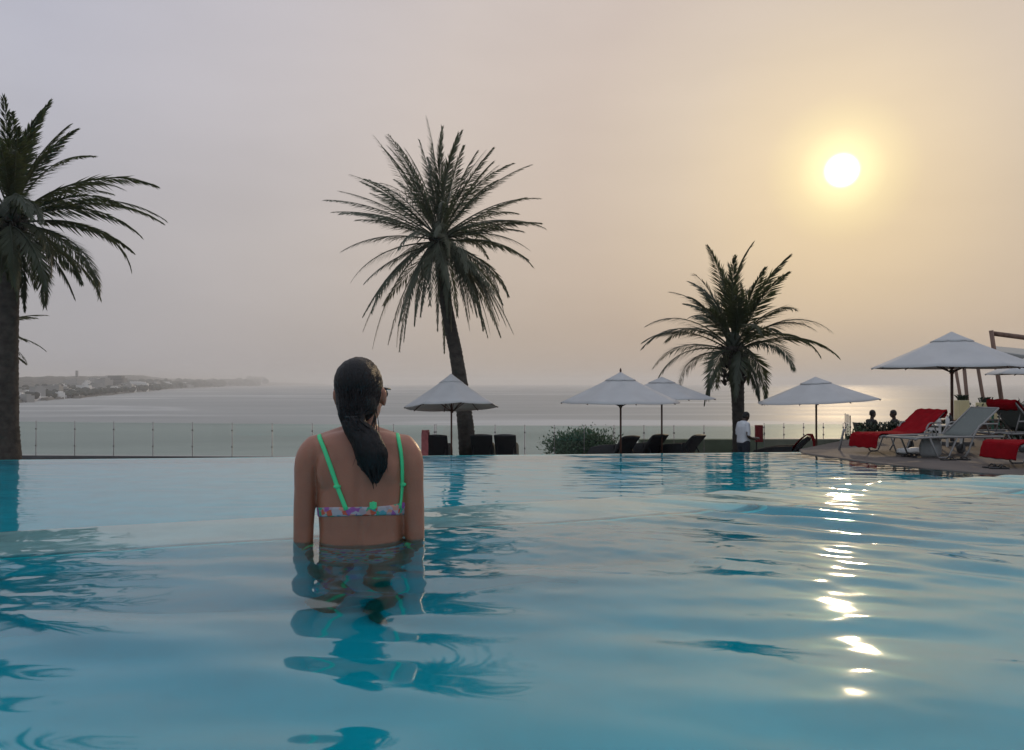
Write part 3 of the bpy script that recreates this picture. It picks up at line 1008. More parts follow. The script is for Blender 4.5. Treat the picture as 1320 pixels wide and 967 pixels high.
for (ua, va, ub, vb, d, r) in ((1231, 470, 1247, 568, 21.5, 0.04), (1242.5, 470, 1252, 575, 20.5, 0.045), (1260, 470, 1276, 568, 21.5, 0.045), (1278, 426, 1300, 580, 20, 0.052)):
    top = lp(ua, va, d); bot = lp(ub, vb, d)
    k = (TER_Z - o0.z - top.z) / (bot.z - top.z)
    bot = top + (bot - top) * k
    MB().tube([top, bot], r, 10).build('post', M['wood_grey'], pg)
MB().tube([lp(1281, 430, 20.05), lp(1420, 448, 19.2)], 0.062, 10).build('beam', M['wood_grey'], pg)
MB().tube([lp(1228, 471, 21.5), lp(1400, 466, 22)], 0.06, 8).build('beam', M['wood_grey'], pg)
s0, s1, s2, s3 = lp(1281, 452, 21.3), lp(1410, 470, 19.6), lp(1410, 458, 24), lp(1281, 446, 24)
sc_ = MB().add([s0, s1, s2, s3, s0 - Vector((0, 0, .16)), s1 - Vector((0, 0, .16)), s2 - Vector((0, 0, .16)), s3 - Vector((0, 0, .16))],
               [(0, 1, 2, 3), (7, 6, 5, 4), (0, 4, 5, 1), (1, 5, 6, 2), (2, 6, 7, 3), (3, 7, 4, 0)], False)
sc_.build('shade_cloth', M['canvas_grey'], pg, bevel=0.03)

# ------------------------------------------------------------------ black rattan loungers on the terrace


def rattan_lounger():
    e = empty('lounger')
    # woven body: profile along x (foot at 0, head at 1.85), curved back
    W_ = 0.68
    seat = [(0.0, 0.34), (0.25, 0.40), (0.7, 0.40), (1.15, 0.37)]
    rings = []
    for x, z in seat:
        h = 0.24 if x > 0.05 else 0.16
        rings.append([(x, -W_ / 2, z - h), (x, W_ / 2, z - h), (x, W_ / 2, z), (x, W_ * 0.3, z - 0.015), (x, -W_ * 0.3, z - 0.015), (x, -W_ / 2, z)])
    MB().loft(rings).build('seat', M['rattan'], e, bevel=0.02)
    prof = [(1.10, 0.20), (1.14, 0.36), (1.26, 0.56), (1.40, 0.76), (1.55, 0.92), (1.66, 1.01)]
    rings = []
    for i, (x, z) in enumerate(prof):
        w2 = W_ / 2 * (1.0 + 0.05 * i / 5)
        th = 0.075 if i < 5 else 0.05
        arc = 0.025
        rings.append([(x, -w2, z), (x - arc, -w2 * 0.5, z + arc * 0.8), (x - arc * 1.2, 0, z + arc), (x - arc, w2 * 0.5, z + arc * 0.8), (x, w2, z),
                      (x + th, w2, z - th * 0.4), (x + th, 0, z - th * 0.4), (x + th, -w2, z - th * 0.4)])
    MB().loft(rings).build('backrest', M['rattan'], e, bevel=0.015)
    for sy in (-1, 1):
        y = sy * (W_ / 2 - 0.03)
        MB().loft([[(x, y - 0.035, 0.12), (x, y + 0.035, 0.12), (x, y + 0.035, z), (x, y - 0.035, z)] for x, z in ((0.22, 0.50), (0.34, 0.64), (0.8, 0.74), (1.30, 0.78))]).build('armrest', M['rattan'], e, bevel=0.015)
    for sx, sy in ((0.10, -1), (0.10, 1), (1.12, -1), (1.12, 1)):
        MB().tube([(sx, sy * 0.27, 0.22), (sx - 0.02, sy * 0.28, 0)], [0.035, 0.026], 8).build('leg', M['rattan'], e)
    for sy in (-1, 1):
        MB().tube([(1.42, sy * 0.26, 0.70), (1.62, sy * 0.27, 0.35), (1.72, sy * 0.27, 0.0)], 0.018, 8).build('back_strut', M['rattan'], e)
    return e


proto_l = rattan_lounger()
LG = 'black rattan loungers on the lower terrace'
spots = [
    (564, 21.0, 268, 'black rattan lounger seen from behind, with a rose towel hanging at its side'),
    (621.5, 21.2, 268, 'black rattan lounger seen from behind, right beside the leaning palm trunk'),
    (652, 21.2, 266, 'black rattan lounger seen from behind, between its twin and the green shrub'),
    (803, 20.6, -56, 'black rattan lounger right under the pole of the parasol with a finial'),
    (840, 21.2, -54, 'middle black lounger of the three under the two overlapping parasols'),
    (888, 21.0, -48, 'black rattan lounger closest to the standing man in white'),
    (1026, 20.2, -30, 'dark lounger with a red towel over its back beyond the pool corner'),
    (1110, 18.6, -8, 'dark lounger mostly hidden behind the red deck lounger'),
]
loungers = []
for i, (u, d, a, lab) in enumerate(spots):
    o = proto_l if i == 0 else copy_tree(proto_l)
    p = at(u, 0, d)
    hd = Vector((math.cos(R(a)), math.sin(R(a)), 0))
    o.location = Vector((p.x, d, TER_Z)) - hd * 1.35
    o.rotation_euler = (0, 0, R(a))
    tag(o, lab, 'lounger', LG)
    if i < 3:
        o.scale = (1, 0.84, 1)
    loungers.append(o)
loungers[-1].location.z = TER_Z - 0.0


def strip(mb, prof, w, th, off=0.0, rnd=None, wav=0.0):
    """cloth laid along a profile in x-z, w wide in y"""
    n = 8
    if rnd:
        n = 16
        fine_ = []
        for (xa, za), (xb, zb) in zip(prof, prof[1:]):
            fine_ += [(xa + (xb - xa) * q / 3, za + (zb - za) * q / 3) for q in range(3)]
        prof = fine_ + [prof[-1]]
    top, bot = [], []
    ph1, ph2 = (rnd.uniform(0, 6), rnd.uniform(0, 6)) if rnd else (0, 0)
    for i, (x, z) in enumerate(prof):
        rt, rb = [], []
        for k in range(n + 1):
            y = off + w * (k / n - 0.5)
            q = wav * (0.7 * math.sin(i * 0.55 + k * 0.9 + ph1) * math.sin(k * 0.5 + ph2) + 0.5 * math.sin(i * 0.21 - k * 1.35 + ph2)) + (abs(rnd.gauss(0, wav * 0.10)) if rnd else 0) + wav * 0.8
            rt.append((x, y + (rnd.gauss(0, wav * 0.4) if rnd and k in (0, n) else 0), z + th + q)); rb.append((x, y, z + q))
        top.append(rt); bot.append(rb)
    m = len(prof)
    vs_ = [p for r in top for p in r] + [p for r in bot for p in r]
    N1 = n + 1
    B = m * N1
    fs = []
    for i in range(m - 1):
        for k in range(n):
            a = i * N1 + k
            fs.append((a, a + 1, a + 1 + N1, a + N1)); fs.append((B + a, B + a + N1, B + a + 1 + N1, B + a + 1))
    for i in range(m - 1):
        a, c = i * N1, i * N1 + n
        fs.append((a, a + N1, B + a + N1, B + a)); fs.append((c, B + c, B + c + N1, c + N1))
    for k in range(n):
        a, c = k, (m - 1) * N1 + k
        fs.append((a, B + a, B + a + 1, a + 1)); fs.append((c, c + 1, B + c + 1, B + c))
    mb.add(vs_, fs)


def towel(loc, rz, prof, w, mat, label, wav=0.012, seed=1, th=0.015, off=0.0):
    mb = MB(); strip(mb, prof, w, th, off, random.Random(seed), wav)
    o = mb.build('towel', mat)
    o.location = loc; o.rotation_euler = (0, 0, rz)
    return tag(o, label, 'towel')


o = loungers[6]
towel(o.location, o.rotation_euler.z, [(1.05, 0.43), (1.14, 0.45), (1.22, 0.60), (1.36, 0.80), (1.50, 0.96), (1.62, 1.06), (1.73, 1.05), (1.79, 0.90), (1.80, 0.66)], 0.42, M['red_cloth'], 'red towel thrown over the back of a dark lounger near the low wall', seed=4, off=-0.02)
o = loungers[0]
towel(o.location, o.rotation_euler.z, [(1.05, 0.42), (1.20, 0.58), (1.34, 0.80), (1.48, 0.98), (1.62, 1.09), (1.76, 1.06), (1.80, 0.85), (1.79, 0.55), (1.80, 0.2)], 0.18, M['pink_cloth'], 'rose towel hanging over the side of a black lounger beside the woman', seed=6, off=-0.28, th=0.05)

# ------------------------------------------------------------------ sling loungers on the deck


def sling_lounger(back_deg):
    e = empty('sun_lounger')
    W_ = 0.62
    zs = 0.34
    hx = 1.18
    ca, sa = math.cos(R(back_deg)), math.sin(R(back_deg))
    fr = MB()
    for s in (-1, 1):
        y = s * W_ / 2
        fr.tube([(0.0, y, zs - 0.03), (0.06, y, zs), (0.5, y, zs + 0.005), (1.0, y, zs), (1.86, y, zs - 0.01)], 0.019, 8)
    for x in (0.02, 0.65, 1.2, 1.84):
        fr.tube([(x, -W_ / 2, zs - 0.012), (x, W_ / 2, zs - 0.012)], 0.016, 8)
    fr.build('frame', M['alu'], e)
    bf = MB()
    for s in (-1, 1):
        y = s * (W_ / 2 - 0.035)
        bf.tube([(hx, y, zs), (hx + ca * 0.78, y, zs + sa * 0.78)], 0.015, 8)
    bf.tube([(hx + ca * 0.78, -W_ / 2 + 0.035, zs + sa * 0.78), (hx + ca * 0.78, W_ / 2 - 0.035, zs + sa * 0.78)], 0.015, 8)
    bf.tube([(hx + ca * 0.5, -0.2, zs + sa * 0.5), (hx + ca * 0.5 + 0.12, -0.2, zs)], 0.011, 6).tube([(hx + ca * 0.5, 0.2, zs + sa * 0.5), (hx + ca * 0.5 + 0.12, 0.2, zs)], 0.011, 6)
    bf.build('back_frame', M['alu'], e)
    st = MB(); strip(st, [(0.02, zs), (0.25, zs - 0.008), (0.6, zs - 0.018), (0.95, zs - 0.01), (hx, zs)], W_ - 0.04, 0.006)
    st.build('seat_sling', M['sling'], e)
    st = MB(); strip(st, [(hx + ca * q, zs + sa * q - (0.012 if 0.1 < q < 0.7 else 0)) for q in (0.01, 0.15, 0.3, 0.45, 0.6, 0.72, 0.785)], W_ - 0.06, 0.006)
    st.build('back_sling', M['sling'], e)
    for s in (-1, 1):
        y = s * (W_ / 2 + 0.006)
        MB().tube([(0.30, y, zs - 0.01), (0.45, y, 0.03), (0.48, y, 0.012), (0.66, y, 0.012), (0.69, y, 0.03), (0.86, y, zs - 0.01)], 0.015, 8).build('leg', M['alu'], e)
        MB().tube([(1.02, y, 0.012), (1.10, y, 0.10), (1.22, y, zs + 0.02), (1.34, y, zs + 0.18), (1.40, y, zs + 0.21), (1.72, y, zs + 0.21)], 0.015, 8).build('armrest', M['alu'], e)
        wh = MB().tube([(1.62, y - 0.018, 0.085), (1.62, y + 0.018, 0.085)], 0.085, 20).tube([(1.62, y - 0.024, 0.085), (1.62, y + 0.024, 0.085)], 0.03, 12).tube([(1.62, y - s * 0.03, 0.085), (1.66, y - s * 0.03, zs - 0.02)], 0.012, 6)
        wh.build('wheel', M['kerb'], e)
    return e


def seat_prof(back_deg, top=0.80, foot=0.24):
    zs = 0.352; hx = 1.18
    ca, sa = math.cos(R(back_deg)), math.sin(R(back_deg))
    pr = [(-0.10, zs - foot), (-0.075, zs - foot * 0.5), (-0.04, zs - 0.02), (0.04, zs + 0.012), (0.3, zs), (0.6, zs - 0.008), (0.9, zs), (1.1, zs + 0.004)]
    pr += [(hx + ca * q - 0.03 * sa, zs + sa * q + 0.01 * ca) for q in (0.06, 0.25, 0.45, 0.65, top - 0.03)]
    pr += [(hx + ca * top, zs + sa * top + 0.012), (hx + ca * (top - 0.04) + 0.05, zs + sa * (top - 0.06) - 0.02), (hx + ca * (top - 0.14) + 0.06, zs + sa * (top - 0.16) - 0.06)]
    return pr


SG = 'sling loungers on the pool deck'
l1 = sling_lounger(31)
l1.location = (at(1116, 0, 13.6).x, 13.6, DECK_Z); l1.rotation_euler = (0, 0, R(24)); l1.scale = (0.9, 0.9, 0.95)
tag(l1, 'sling lounger fully covered by a red towel at the deck corner', 'sun lounger', SG)
towel(l1.location, R(24), seat_prof(31), 0.66, M['red_cloth'], 'large red towel covering the whole lounger at the deck corner', 0.011, 2).scale = (0.9, 0.9, 0.95)
l2 = sling_lounger(37)
l2.location = (at(1160, 0, 12.9).x, 12.9, DECK_Z); l2.rotation_euler = (0, 0, R(17))
tag(l2, 'bare grey sling lounger with raised back and small wheels', 'sun lounger', SG)
l3 = sling_lounger(40)
l3.location = (at(1292, 0, 11.5).x, 11.5, DECK_Z); l3.rotation_euler = (0, 0, R(12))
tag(l3, 'lounger with red towel at the frame edge, only its foot end showing', 'sun lounger', SG)
towel(l3.location, R(12), seat_prof(40), 0.66, M['red_cloth'], 'red towel over the foot end of the lounger cut by the frame edge', 0.008, 5)
l4 = sling_lounger(44)
l4.location = (at(1385, 0, 14.6).x, 14.6, DECK_Z); l4.rotation_euler = (0, 0, R(196))
tag(l4, 'lounger with red towel half hidden behind the bare grey one', 'sun lounger', SG)
towel(l4.location, R(196), seat_prof(44), 0.60, M['red_cloth'], 'red towel on the raised back of the lounger behind the bare grey one', 0.008, 9)

# ------------------------------------------------------------------ small things round the deck loungers


def sandal(loc, rz, label):
    e = empty('sandal', loc, rz, label, 'sandal', 'black sandals lying under the loungers')
    rings = []
    for x, w in ((-0.13, 0.030), (-0.10, 0.042), (0, 0.036), (0.08, 0.048), (0.12, 0.040), (0.14, 0.018)):
        rings.append([(x, -w, 0.0), (x, w, 0.0), (x, w, 0.022), (x, -w, 0.022)])
    MB().loft(rings).build('sole', M['black'], e)
    MB().tube([(0.0, -0.04, 0.02), (0.03, -0.03, 0.055), (0.09, 0.0, 0.03), (0.03, 0.03, 0.055), (0.0, 0.04, 0.02)], 0.010, 6).build('strap', M['black'], e)
    return e


for (u, d, a, lab) in ((1170, 13.1, 20, 'black sandal under the red-covered lounger beside the grey bag'), (1177, 13.0, 70, 'black sandal leaning towards the grey bag'),
                       (1222, 12.45, 10, 'black sandal by the wheel of the bare grey lounger'), (1238, 12.5, -15, 'black sandal lying nearest the wheel of the bare grey lounger'),
                       (1277, 11.35, 15, 'black sandal in front of the lounger cut by the frame edge'), (1287, 11.2, -5, 'black sandal beside the tube leg at the frame edge')):
    sandal((at(u, 0, d).x, d, DECK_Z), R(a), lab)
# soft grey bag
bg = empty('beach_bag', (at(1199, 0, 13.0).x, 13.0, DECK_Z), R(12), 'soft grey canvas bag standing between the red and the grey loungers', 'bag')
rings = []
for z, a, b_ in ((0.0, 0.17, 0.09), (0.06, 0.19, 0.11), (0.18, 0.20, 0.11), (0.28, 0.18, 0.08), (0.33, 0.16, 0.04)):
    rings.append([(math.cos(q * math.pi / 8) * a + 0.01 * math.sin(q * 2.1 + z * 20), math.sin(q * math.pi / 8) * b_, z) for q in range(16)])
MB().loft(rings).build('body', M['canvas_bag'], bg)
for s in (-1, 1):
    MB().tube([(-0.09, s * 0.03, 0.31), (-0.07, s * 0.05, 0.42), (0, s * 0.06, 0.46), (0.07, s * 0.05, 0.42), (0.09, s * 0.03, 0.31)], 0.010, 6).build('handle', M['canvas_bag'], bg)
# slatted side table with bottles
tb = empty('side_table', (at(1216, 0, 14.9).x, 14.9, DECK_Z), R(8), 'pale slatted side table at the foot of the big parasol pole', 'table')
tp = MB()
for k in range(6):
    tp.box((0, -0.2 + k * 0.08, 0.43), (0.5, 0.06, 0.02))
tp.build('table_top', M['white_paint'], tb)
for sx in (-1, 1):
    for sy in (-1, 1):
        MB().box((sx * 0.22, sy * 0.19, 0.21), (0.035, 0.035, 0.42)).build('leg', M['white_paint'], tb)
for sx in (-1, 1):
    MB().box((sx * 0.22, 0, 0.36), (0.02, 0.34, 0.05)).build('apron', M['white_paint'], tb)


def bottle(loc, h, r, mat, label):
    e = empty('bottle', loc, 0, label, 'bottle')
    MB().tube([(0, 0, 0), (0, 0, h * 0.04), (0, 0, h * 0.62), (0, 0, h * 0.78), (0, 0, h * 0.9)], [r * 0.9, r, r, r * 0.42, r * 0.38], 12).build('body', mat, e)
    MB().tube([(0, 0, h * 0.9), (0, 0, h)], r * 0.45, 10).build('cap', M['dark_red'], e)


tl = tb.location
bottle(tl + Vector((-0.12, -0.05, 0.44)), 0.24, 0.04, M['white_paint'], 'taller white sun cream bottle on the slatted side table')
bottle(tl + Vector((0.03, -0.08, 0.44)), 0.18, 0.036, M['white_paint'], 'shorter white bottle on the slatted side table')
bottle(tl + Vector((0.14, 0.02, 0.44)), 0.22, 0.038, M['black'], 'black bottle on the slatted side table')
# white towel heap under the lounger
hp = MB(); hp.ball((0, 0, 0.04), (0.26, 0.16, 0.05), 14).ball((0.1, 0.03, 0.08), (0.13, 0.11, 0.04), 12).ball((-0.12, 0.0, 0.07), (0.12, 0.1, 0.04), 12)
o = remeshed(hp, 'towel', M['white_paint'], 0.012, 4)
o.location = (at(1173, 0, 13.5).x, 13.5, DECK_Z)
tag(o, 'crumpled white towel on the deck under the red-covered lounger', 'towel')

# cream planters with spiky plants on a dark counter behind the deck
ct = empty('bar_counter', (at(1262, 0, 20.0).x, 20.0, TER_Z), 0, 'dark counter at the foot of the pergola carrying cream planters', 'counter')
MB().box((0, 0, 0.70), (1.9, 0.5, 1.40)).build('front_panel', M['wood'], ct)
MB().box((0, 0, 1.43), (2.1, 0.62, 0.06)).build('counter_top', M['wood_grey'], ct)


def planter(u, wpx, v1, d, label, seed):
    z0 = TER_Z + 1.46
    w_ = wpx / FPX * d; h_ = EYE.z + (V0 - v1) / FPX * d - z0
    e = empty('planter', (at(u, 0, d).x, d, z0), 0, label, 'planter')
    MB().box((0, 0, h_ / 2), (w_, 0.26, h_), bev=0.012).build('pot', M['cream'], e)
    rn = random.Random(seed)
    mb = MB()
    for i in range(46):
        a = rn.uniform(0, 6.28); l = rn.uniform(0.10, 0.22); k = rn.uniform(0.1, 0.5)
        p = Vector((rn.uniform(-w_ * .4, w_ * .4), rn.uniform(-0.08, 0.08), h_ - 0.01))
        q = p + Vector((math.cos(a) * k * l, math.sin(a) * k * l, l * 0.7))
        s = Vector((-math.sin(a), math.cos(a), 0)) * 0.012
        mb.add([p - s, p + s, q + s * 0.7, q + Vector((math.cos(a) * .05, math.sin(a) * .05, .01)), q - s * 0.7], [(0, 1, 2, 3, 4)], False)
    mb.build('plant', M['leaf_dark'], e)


planter(1239.5, 13, 516, 20.0, 'narrow cream planter on the counter just right of the big parasol pole', 1)
planter(1271.5, 21, 519, 20.0, 'wide cream planter on the counter above the bare grey lounger', 2)
pl = at(1256, 0, 20.0); pl.z = TER_Z + 1.46
shrub('potted_plant', pl, 0.15, 0.14, 0.30, 260, 0.10, 'dark spiky plant standing between the two cream planters', 'plant', M['leaf_dark'], 5, 12)
# green rack
gr = empty('plant_rack', (at(1298, 0, 18.4).x, 18.4, TER_Z), 0, 'green slatted rack beside the wide cream planter', 'rack')
MB().box((0, 0, 1.86), (0.60, 0.30, 0.05)).build('top_board', M['green_paint'], gr)
for x in (-0.27, -0.16, -0.05, 0.06):
    MB().box((x, -0.12, 1.27), (0.022, 0.022, 1.14)).build('slat', M['green_paint'], gr)
for x in (-0.27, 0.27):
    MB().box((x, 0.12, 0.915), (0.04, 0.04, 1.83)).build('leg', M['green_paint'], gr)
    MB().box((x, -0.12, 0.34), (0.04, 0.04, 0.68)).build('leg', M['green_paint'], gr)
MB().box((0, 0, 0.68), (0.60, 0.30, 0.03)).build('shelf', M['green_paint'], gr)
sp = at(1318, 0, 16.4); sp.z = DECK_Z
shrub('bush', sp, 0.42, 0.4, 0.74, 1500, 0.12, 'dark bush behind the loungers at the frame edge', 'bush', M['leaf_dark'], 9, 30)
hb = empty('planter', (at(1128, 0, 21.5).x, 21.5, TER_Z), 0, 'dark hedge planter in front of the seated couple', 'planter')
MB().box((0, 0, 0.40), (0.80, 0.36, 0.80), bev=0.02).build('pot', M['black'], hb)
mb = MB(); leaf_cloud(mb, 1500, 0.09, lambda rn: (Vector((rn.uniform(-.40, .40), rn.uniform(-.18, .18), rn.uniform(0.75, 1.27) )), Vector((0, 0, 1))), random.Random(4))
mb.build('hedge', M['leaf_dark'], hb)
sp = at(1103, 0, 21.0); sp.z = TER_Z
shrub('potted_plant', sp, 0.22, 0.22, 1.22, 330, 0.13, 'leafy plant at the left end of the dark hedge planter', 'plant', M['leaf'], 15, 12)
hb = empty('planter', (at(1190, 0, 19.0).x, 19.0, TER_Z), 0, 'long dark hedge planter behind the red-covered lounger', 'planter')
MB().box((0, 0, 0.54), (1.75, 0.40, 1.08), bev=0.02).build('pot', M['black'], hb)
mb = MB(); leaf_cloud(mb, 3200, 0.09, lambda rn: (Vector((rn.uniform(-.87, .87), rn.uniform(-.2, .2), rn.uniform(1.05, 1.42))), Vector((0, 0, 1))), random.Random(14))
mb.build('hedge', M['leaf_dark'], hb)
l5 = sling_lounger(30)
l5.location = (at(1262, 0, 14.3).x, 14.3, DECK_Z); l5.rotation_euler = (0, 0, R(8))
tag(l5, 'bare sling lounger standing behind the raised grey one', 'sun lounger', SG)
# leaning white rail
rl = MB().tube([at(1079, 590, 14.4), at(1087, 556, 14.4), at(1088.5, 553, 14.4)], 0.022, 8)
o = rl.build('handrail', M['alu'])
tag(o, 'pale leaning handrail at the pool corner beside the red lounger', 'handrail')
# red box on a post
bx = empty('post_box', (at(978, 0, 20.2).x, 20.2, TER_Z), 0, 'dark red box on a thin post in front of the standing man', 'box')
MB().tube([(-0.05, 0.04, 0), (-0.05, 0.04, 1.22)], 0.022, 8).build('post', M['black'], bx)
MB().box((0, 0, 1.09), (0.19, 0.12, 0.44), bev=0.015).build('body', M['dark_red'], bx)
MB().box((0, -0.068, 1.12), (0.12, 0.014, 0.26), bev=0.006).build('door', M['dark_red'], bx)
MB().box((-0.05, 0.04, 0.01), (0.26, 0.26, 0.02)).build('base', M['black'], bx)
# ------------------------------------------------------------------ people
def skin_mat(name, col):
    m = shade(name, col, 0.36, 0.10, 14, 0.10, 160)
    b = m.node_tree.nodes['Principled BSDF']
    b.inputs['Subsurface Weight'].default_value = 0.12
    b.inputs['Subsurface Radius'].default_value = (0.012, 0.005, 0.003)
    b.inputs['Subsurface Scale'].default_value = 0.5
    return m


M['skin'] = skin_mat('skin', (0.345, 0.14, 0.085))
M['skin_dark'] = skin_mat('dark_skin', (0.055, 0.030, 0.020))
M['hair'] = shade('wet_hair', (0.006, 0.005, 0.006), 0.48, 0.4, 14, 0.4, 60, spec=0.3, stretch=(5, 5, 0.35))
M['hair_short'] = shade('short_hair', (0.010, 0.009, 0.009), 0.6, 0.3, 30, 0.8, 120)
M['neon'] = shade('green_strap', (0.07, 0.66, 0.27), 0.6, 0.06, 30, 0.2, 400)
M['lens'] = shade('dark_lens', (0.02, 0.02, 0.022), 0.08, 0.1, 3)
M['polo'] = shade('white_polo', (0.62, 0.63, 0.66), 0.9, 0.06, 8, 0.5, 22)
M['jeans'] = shade('dark_jeans', (0.022, 0.026, 0.038), 0.85, 0.2, 10, 0.5, 30)
M['shirt_dark'] = shade('dark_shirt', (0.03, 0.026, 0.026), 0.9, 0.2, 8, 0.4, 22)
M['shoe'] = shade('dark_shoe', (0.02, 0.018, 0.017), 0.5, 0.2, 9)

fm = bpy.data.materials.new('floral_print'); fm.use_nodes = True
t = fm.node_tree; b = t.nodes['Principled BSDF']; b.inputs['Roughness'].default_value = 0.7
co = t.nodes.new('ShaderNodeTexCoord')
vn = t.nodes.new('ShaderNodeTexNoise'); vn.inputs['Scale'].default_value = 60
vv = t.nodes.new('ShaderNodeVectorMath'); vv.operation = 'SCALE'; vv.inputs['Scale'].default_value = 0.012
t.links.new(co.outputs['Object'], vn.inputs[0]); t.links.new(vn.outputs['Color'], vv.inputs[0])
va = t.nodes.new('ShaderNodeVectorMath'); t.links.new(co.outputs['Object'], va.inputs[0]); t.links.new(vv.outputs[0], va.inputs[1])
vo = t.nodes.new('ShaderNodeTexVoronoi'); vo.inputs['Scale'].default_value = 62
t.links.new(va.outputs[0], vo.inputs['Vector'])
sp_ = t.nodes.new('ShaderNodeSeparateColor'); t.links.new(vo.outputs['Color'], sp_.inputs[0])
rp = t.nodes.new('ShaderNodeValToRGB')
ramp(rp, [(0.0, (0.40, 0.38, 0.42)), (0.16, (0.55, 0.10, 0.05)), (0.30, (0.08, 0.30, 0.36)), (0.46, (0.36, 0.30, 0.34)), (0.60, (0.30, 0.09, 0.32)), (0.72, (0.05, 0.36, 0.22)), (0.86, (0.58, 0.26, 0.20))], 'CONSTANT')
t.links.new(sp_.outputs[0], rp.inputs[0]); t.links.new(rp.outputs[0], b.inputs['Base Color'])
M['floral'] = fm


def limb(mb, pts, rads, n=14, caps=True):
    """tapered limb through joints with rounded ends"""
    pts = [Vector(p) for p in pts]
    P, Q = [], []
    m = len(pts)
    for i in range(m - 1):
        for k in range(6):
            f = k / 6
            p0 = pts[max(i - 1, 0)]; p1 = pts[i]; p2 = pts[i + 1]; p3 = pts[min(i + 2, m - 1)]
            c = 0.5 * ((2 * p1) + (p2 - p0) * f + (2 * p0 - 5 * p1 + 4 * p2 - p3) * f * f + (3 * p1 - p0 - 3 * p2 + p3) * f ** 3)
            P.append(c); Q.append(rads[i] + (rads[i + 1] - rads[i]) * (f * f * (3 - 2 * f)))
    P.append(pts[-1]); Q.append(rads[-1])
    mb.tube(P, Q, n)
    if caps:
        mb.ball(P[0], Q[0], 12); mb.ball(P[-1], Q[-1], 12)
    return mb


def hand(mb, wrist, d, palm_n, side, curl=0.5, s=1.0):
    """palm, four unequal bent fingers, thumb from the side of the palm. d: towards the fingers, palm_n: out of the palm, side: towards the thumb"""
    d = Vector(d).normalized(); palm_n = Vector(palm_n).normalized(); side = Vector(side).normalized()
    w = Vector(wrist)
    c = w + d * 0.048 * s
    for k in (-1.5, -0.5, 0.5, 1.5):
        limb(mb, [w + side * k * 0.010 * s, c + side * k * 0.017 * s, w + d * 0.088 * s + side * k * 0.0195 * s], [0.014 * s, 0.0145 * s, 0.0105 * s], 8)
    for k, l in ((1.5, 0.068), (0.5, 0.078), (-0.5, 0.073), (-1.5, 0.056)):
        b0 = w + d * 0.086 * s + side * k * 0.0205 * s
        pts = [b0]; dirv = (d + side * k * 0.05).normalized()
        for j, q in enumerate((0.45, 0.32, 0.23)):
            dirv = (dirv + palm_n * curl * (0.35 + 0.25 * j)).normalized()
            pts.append(pts[-1] + dirv * l * q * s)
        limb(mb, pts, [0.0098 * s, 0.0092 * s, 0.0084 * s, 0.0072 * s], 8)
    b0 = w + d * 0.022 * s + side * 0.024 * s
    limb(mb, [b0, b0 + (d * 0.5 + side * 0.75 + palm_n * 0.3).normalized() * 0.036 * s, b0 + (d * 0.72 + side * 0.66 + palm_n * 0.4).normalized() * 0.066 * s], [0.013 * s, 0.0105 * s, 0.0085 * s], 8)


def ellipse_ring(cx, cy, z, a, b_, n=28, p=2.3, rot=0.0):
    out = []
    for k in range(n):
        q = 2 * math.pi * k / n
        x = a * math.copysign(abs(math.cos(q)) ** (2 / p), math.cos(q)); y = b_ * math.copysign(abs(math.sin(q)) ** (2 / p), math.sin(q))
        out.append((cx + x * math.cos(rot) - y * math.sin(rot), cy + x * math.sin(rot) + y * math.cos(rot), z))
    return out


def head_shape(mb, c, fwd_rot, s=1.0, pitch=0.0):
    """skull, jaw, nose, brow, lips, ears; c = middle of the skull"""
    m = Matrix.Translation(c) @ Euler((pitch, 0, fwd_rot)).to_matrix().to_4x4()
    T = lambda *p: m @ (Vector(p) * s)
    eu = m.to_euler()

    def B(p, r, n=14):
        mb.ball(T(*p), tuple(q * s for q in r), n, eu)
    B((0, -0.010, 0.015), (0.073, 0.092, 0.094), 20)
    B((0, 0.030, -0.045), (0.060, 0.058, 0.062), 16)
    B((0, 0.052, -0.085), (0.034, 0.034, 0.028))
    B((0, 0.066, 0.018), (0.050, 0.020, 0.016))
    B((0, 0.092, -0.022), (0.011, 0.016, 0.020), 10)
    B((0, 0.102, -0.032), (0.013, 0.012, 0.010), 10)
    B((0, 0.083, -0.058), (0.022, 0.010, 0.007), 10)
    B((0, 0.082, -0.068), (0.019, 0.010, 0.007), 10)
    for sg in (-1, 1):
        B((sg * 0.040, 0.062, -0.030), (0.024, 0.018, 0.020))
        B((sg * 0.031, 0.068, 0.000), (0.014, 0.010, 0.010), 10)
        B((sg * 0.077, -0.005, -0.014), (0.009, 0.018, 0.031), 12)
        B((sg * 0.082, -0.014, -0.006), (0.006, 0.012, 0.022), 10)
    return m


# ---- the woman in the pool ------------------------------------------------
WX, WY = (463 - U0) / FPX * 2.5, 2.5
OZ = -FLOOR_Z                       # mesh is modelled round the water line, its origin is on the pool floor
mb = MB()
torso = [(0.365, 0.047, 0.050, 0.002), (0.350, 0.062, 0.052, 0.0), (0.342, 0.105, 0.055, -0.004), (0.330, 0.140, 0.062, -0.004), (0.310, 0.165, 0.070, -0.004), (0.28, 0.166, 0.080, 0.0), (0.24, 0.156, 0.088, 0.002), (0.18, 0.146, 0.094, 0.004),
         (0.11, 0.143, 0.098, 0.006), (0.03, 0.138, 0.092, 0.008), (-0.05, 0.139, 0.088, 0.008), (-0.13, 0.163, 0.098, 0.002), (-0.22, 0.182, 0.114, -0.006), (-0.30, 0.180, 0.115, -0.006), (-0.35, 0.160, 0.10, 0.0), (-0.38, 0.12, 0.07, 0.0)]
mb.loft([ellipse_ring(0.006, cy_, z + OZ, a, b_) for z, a, b_, cy_ in torso])
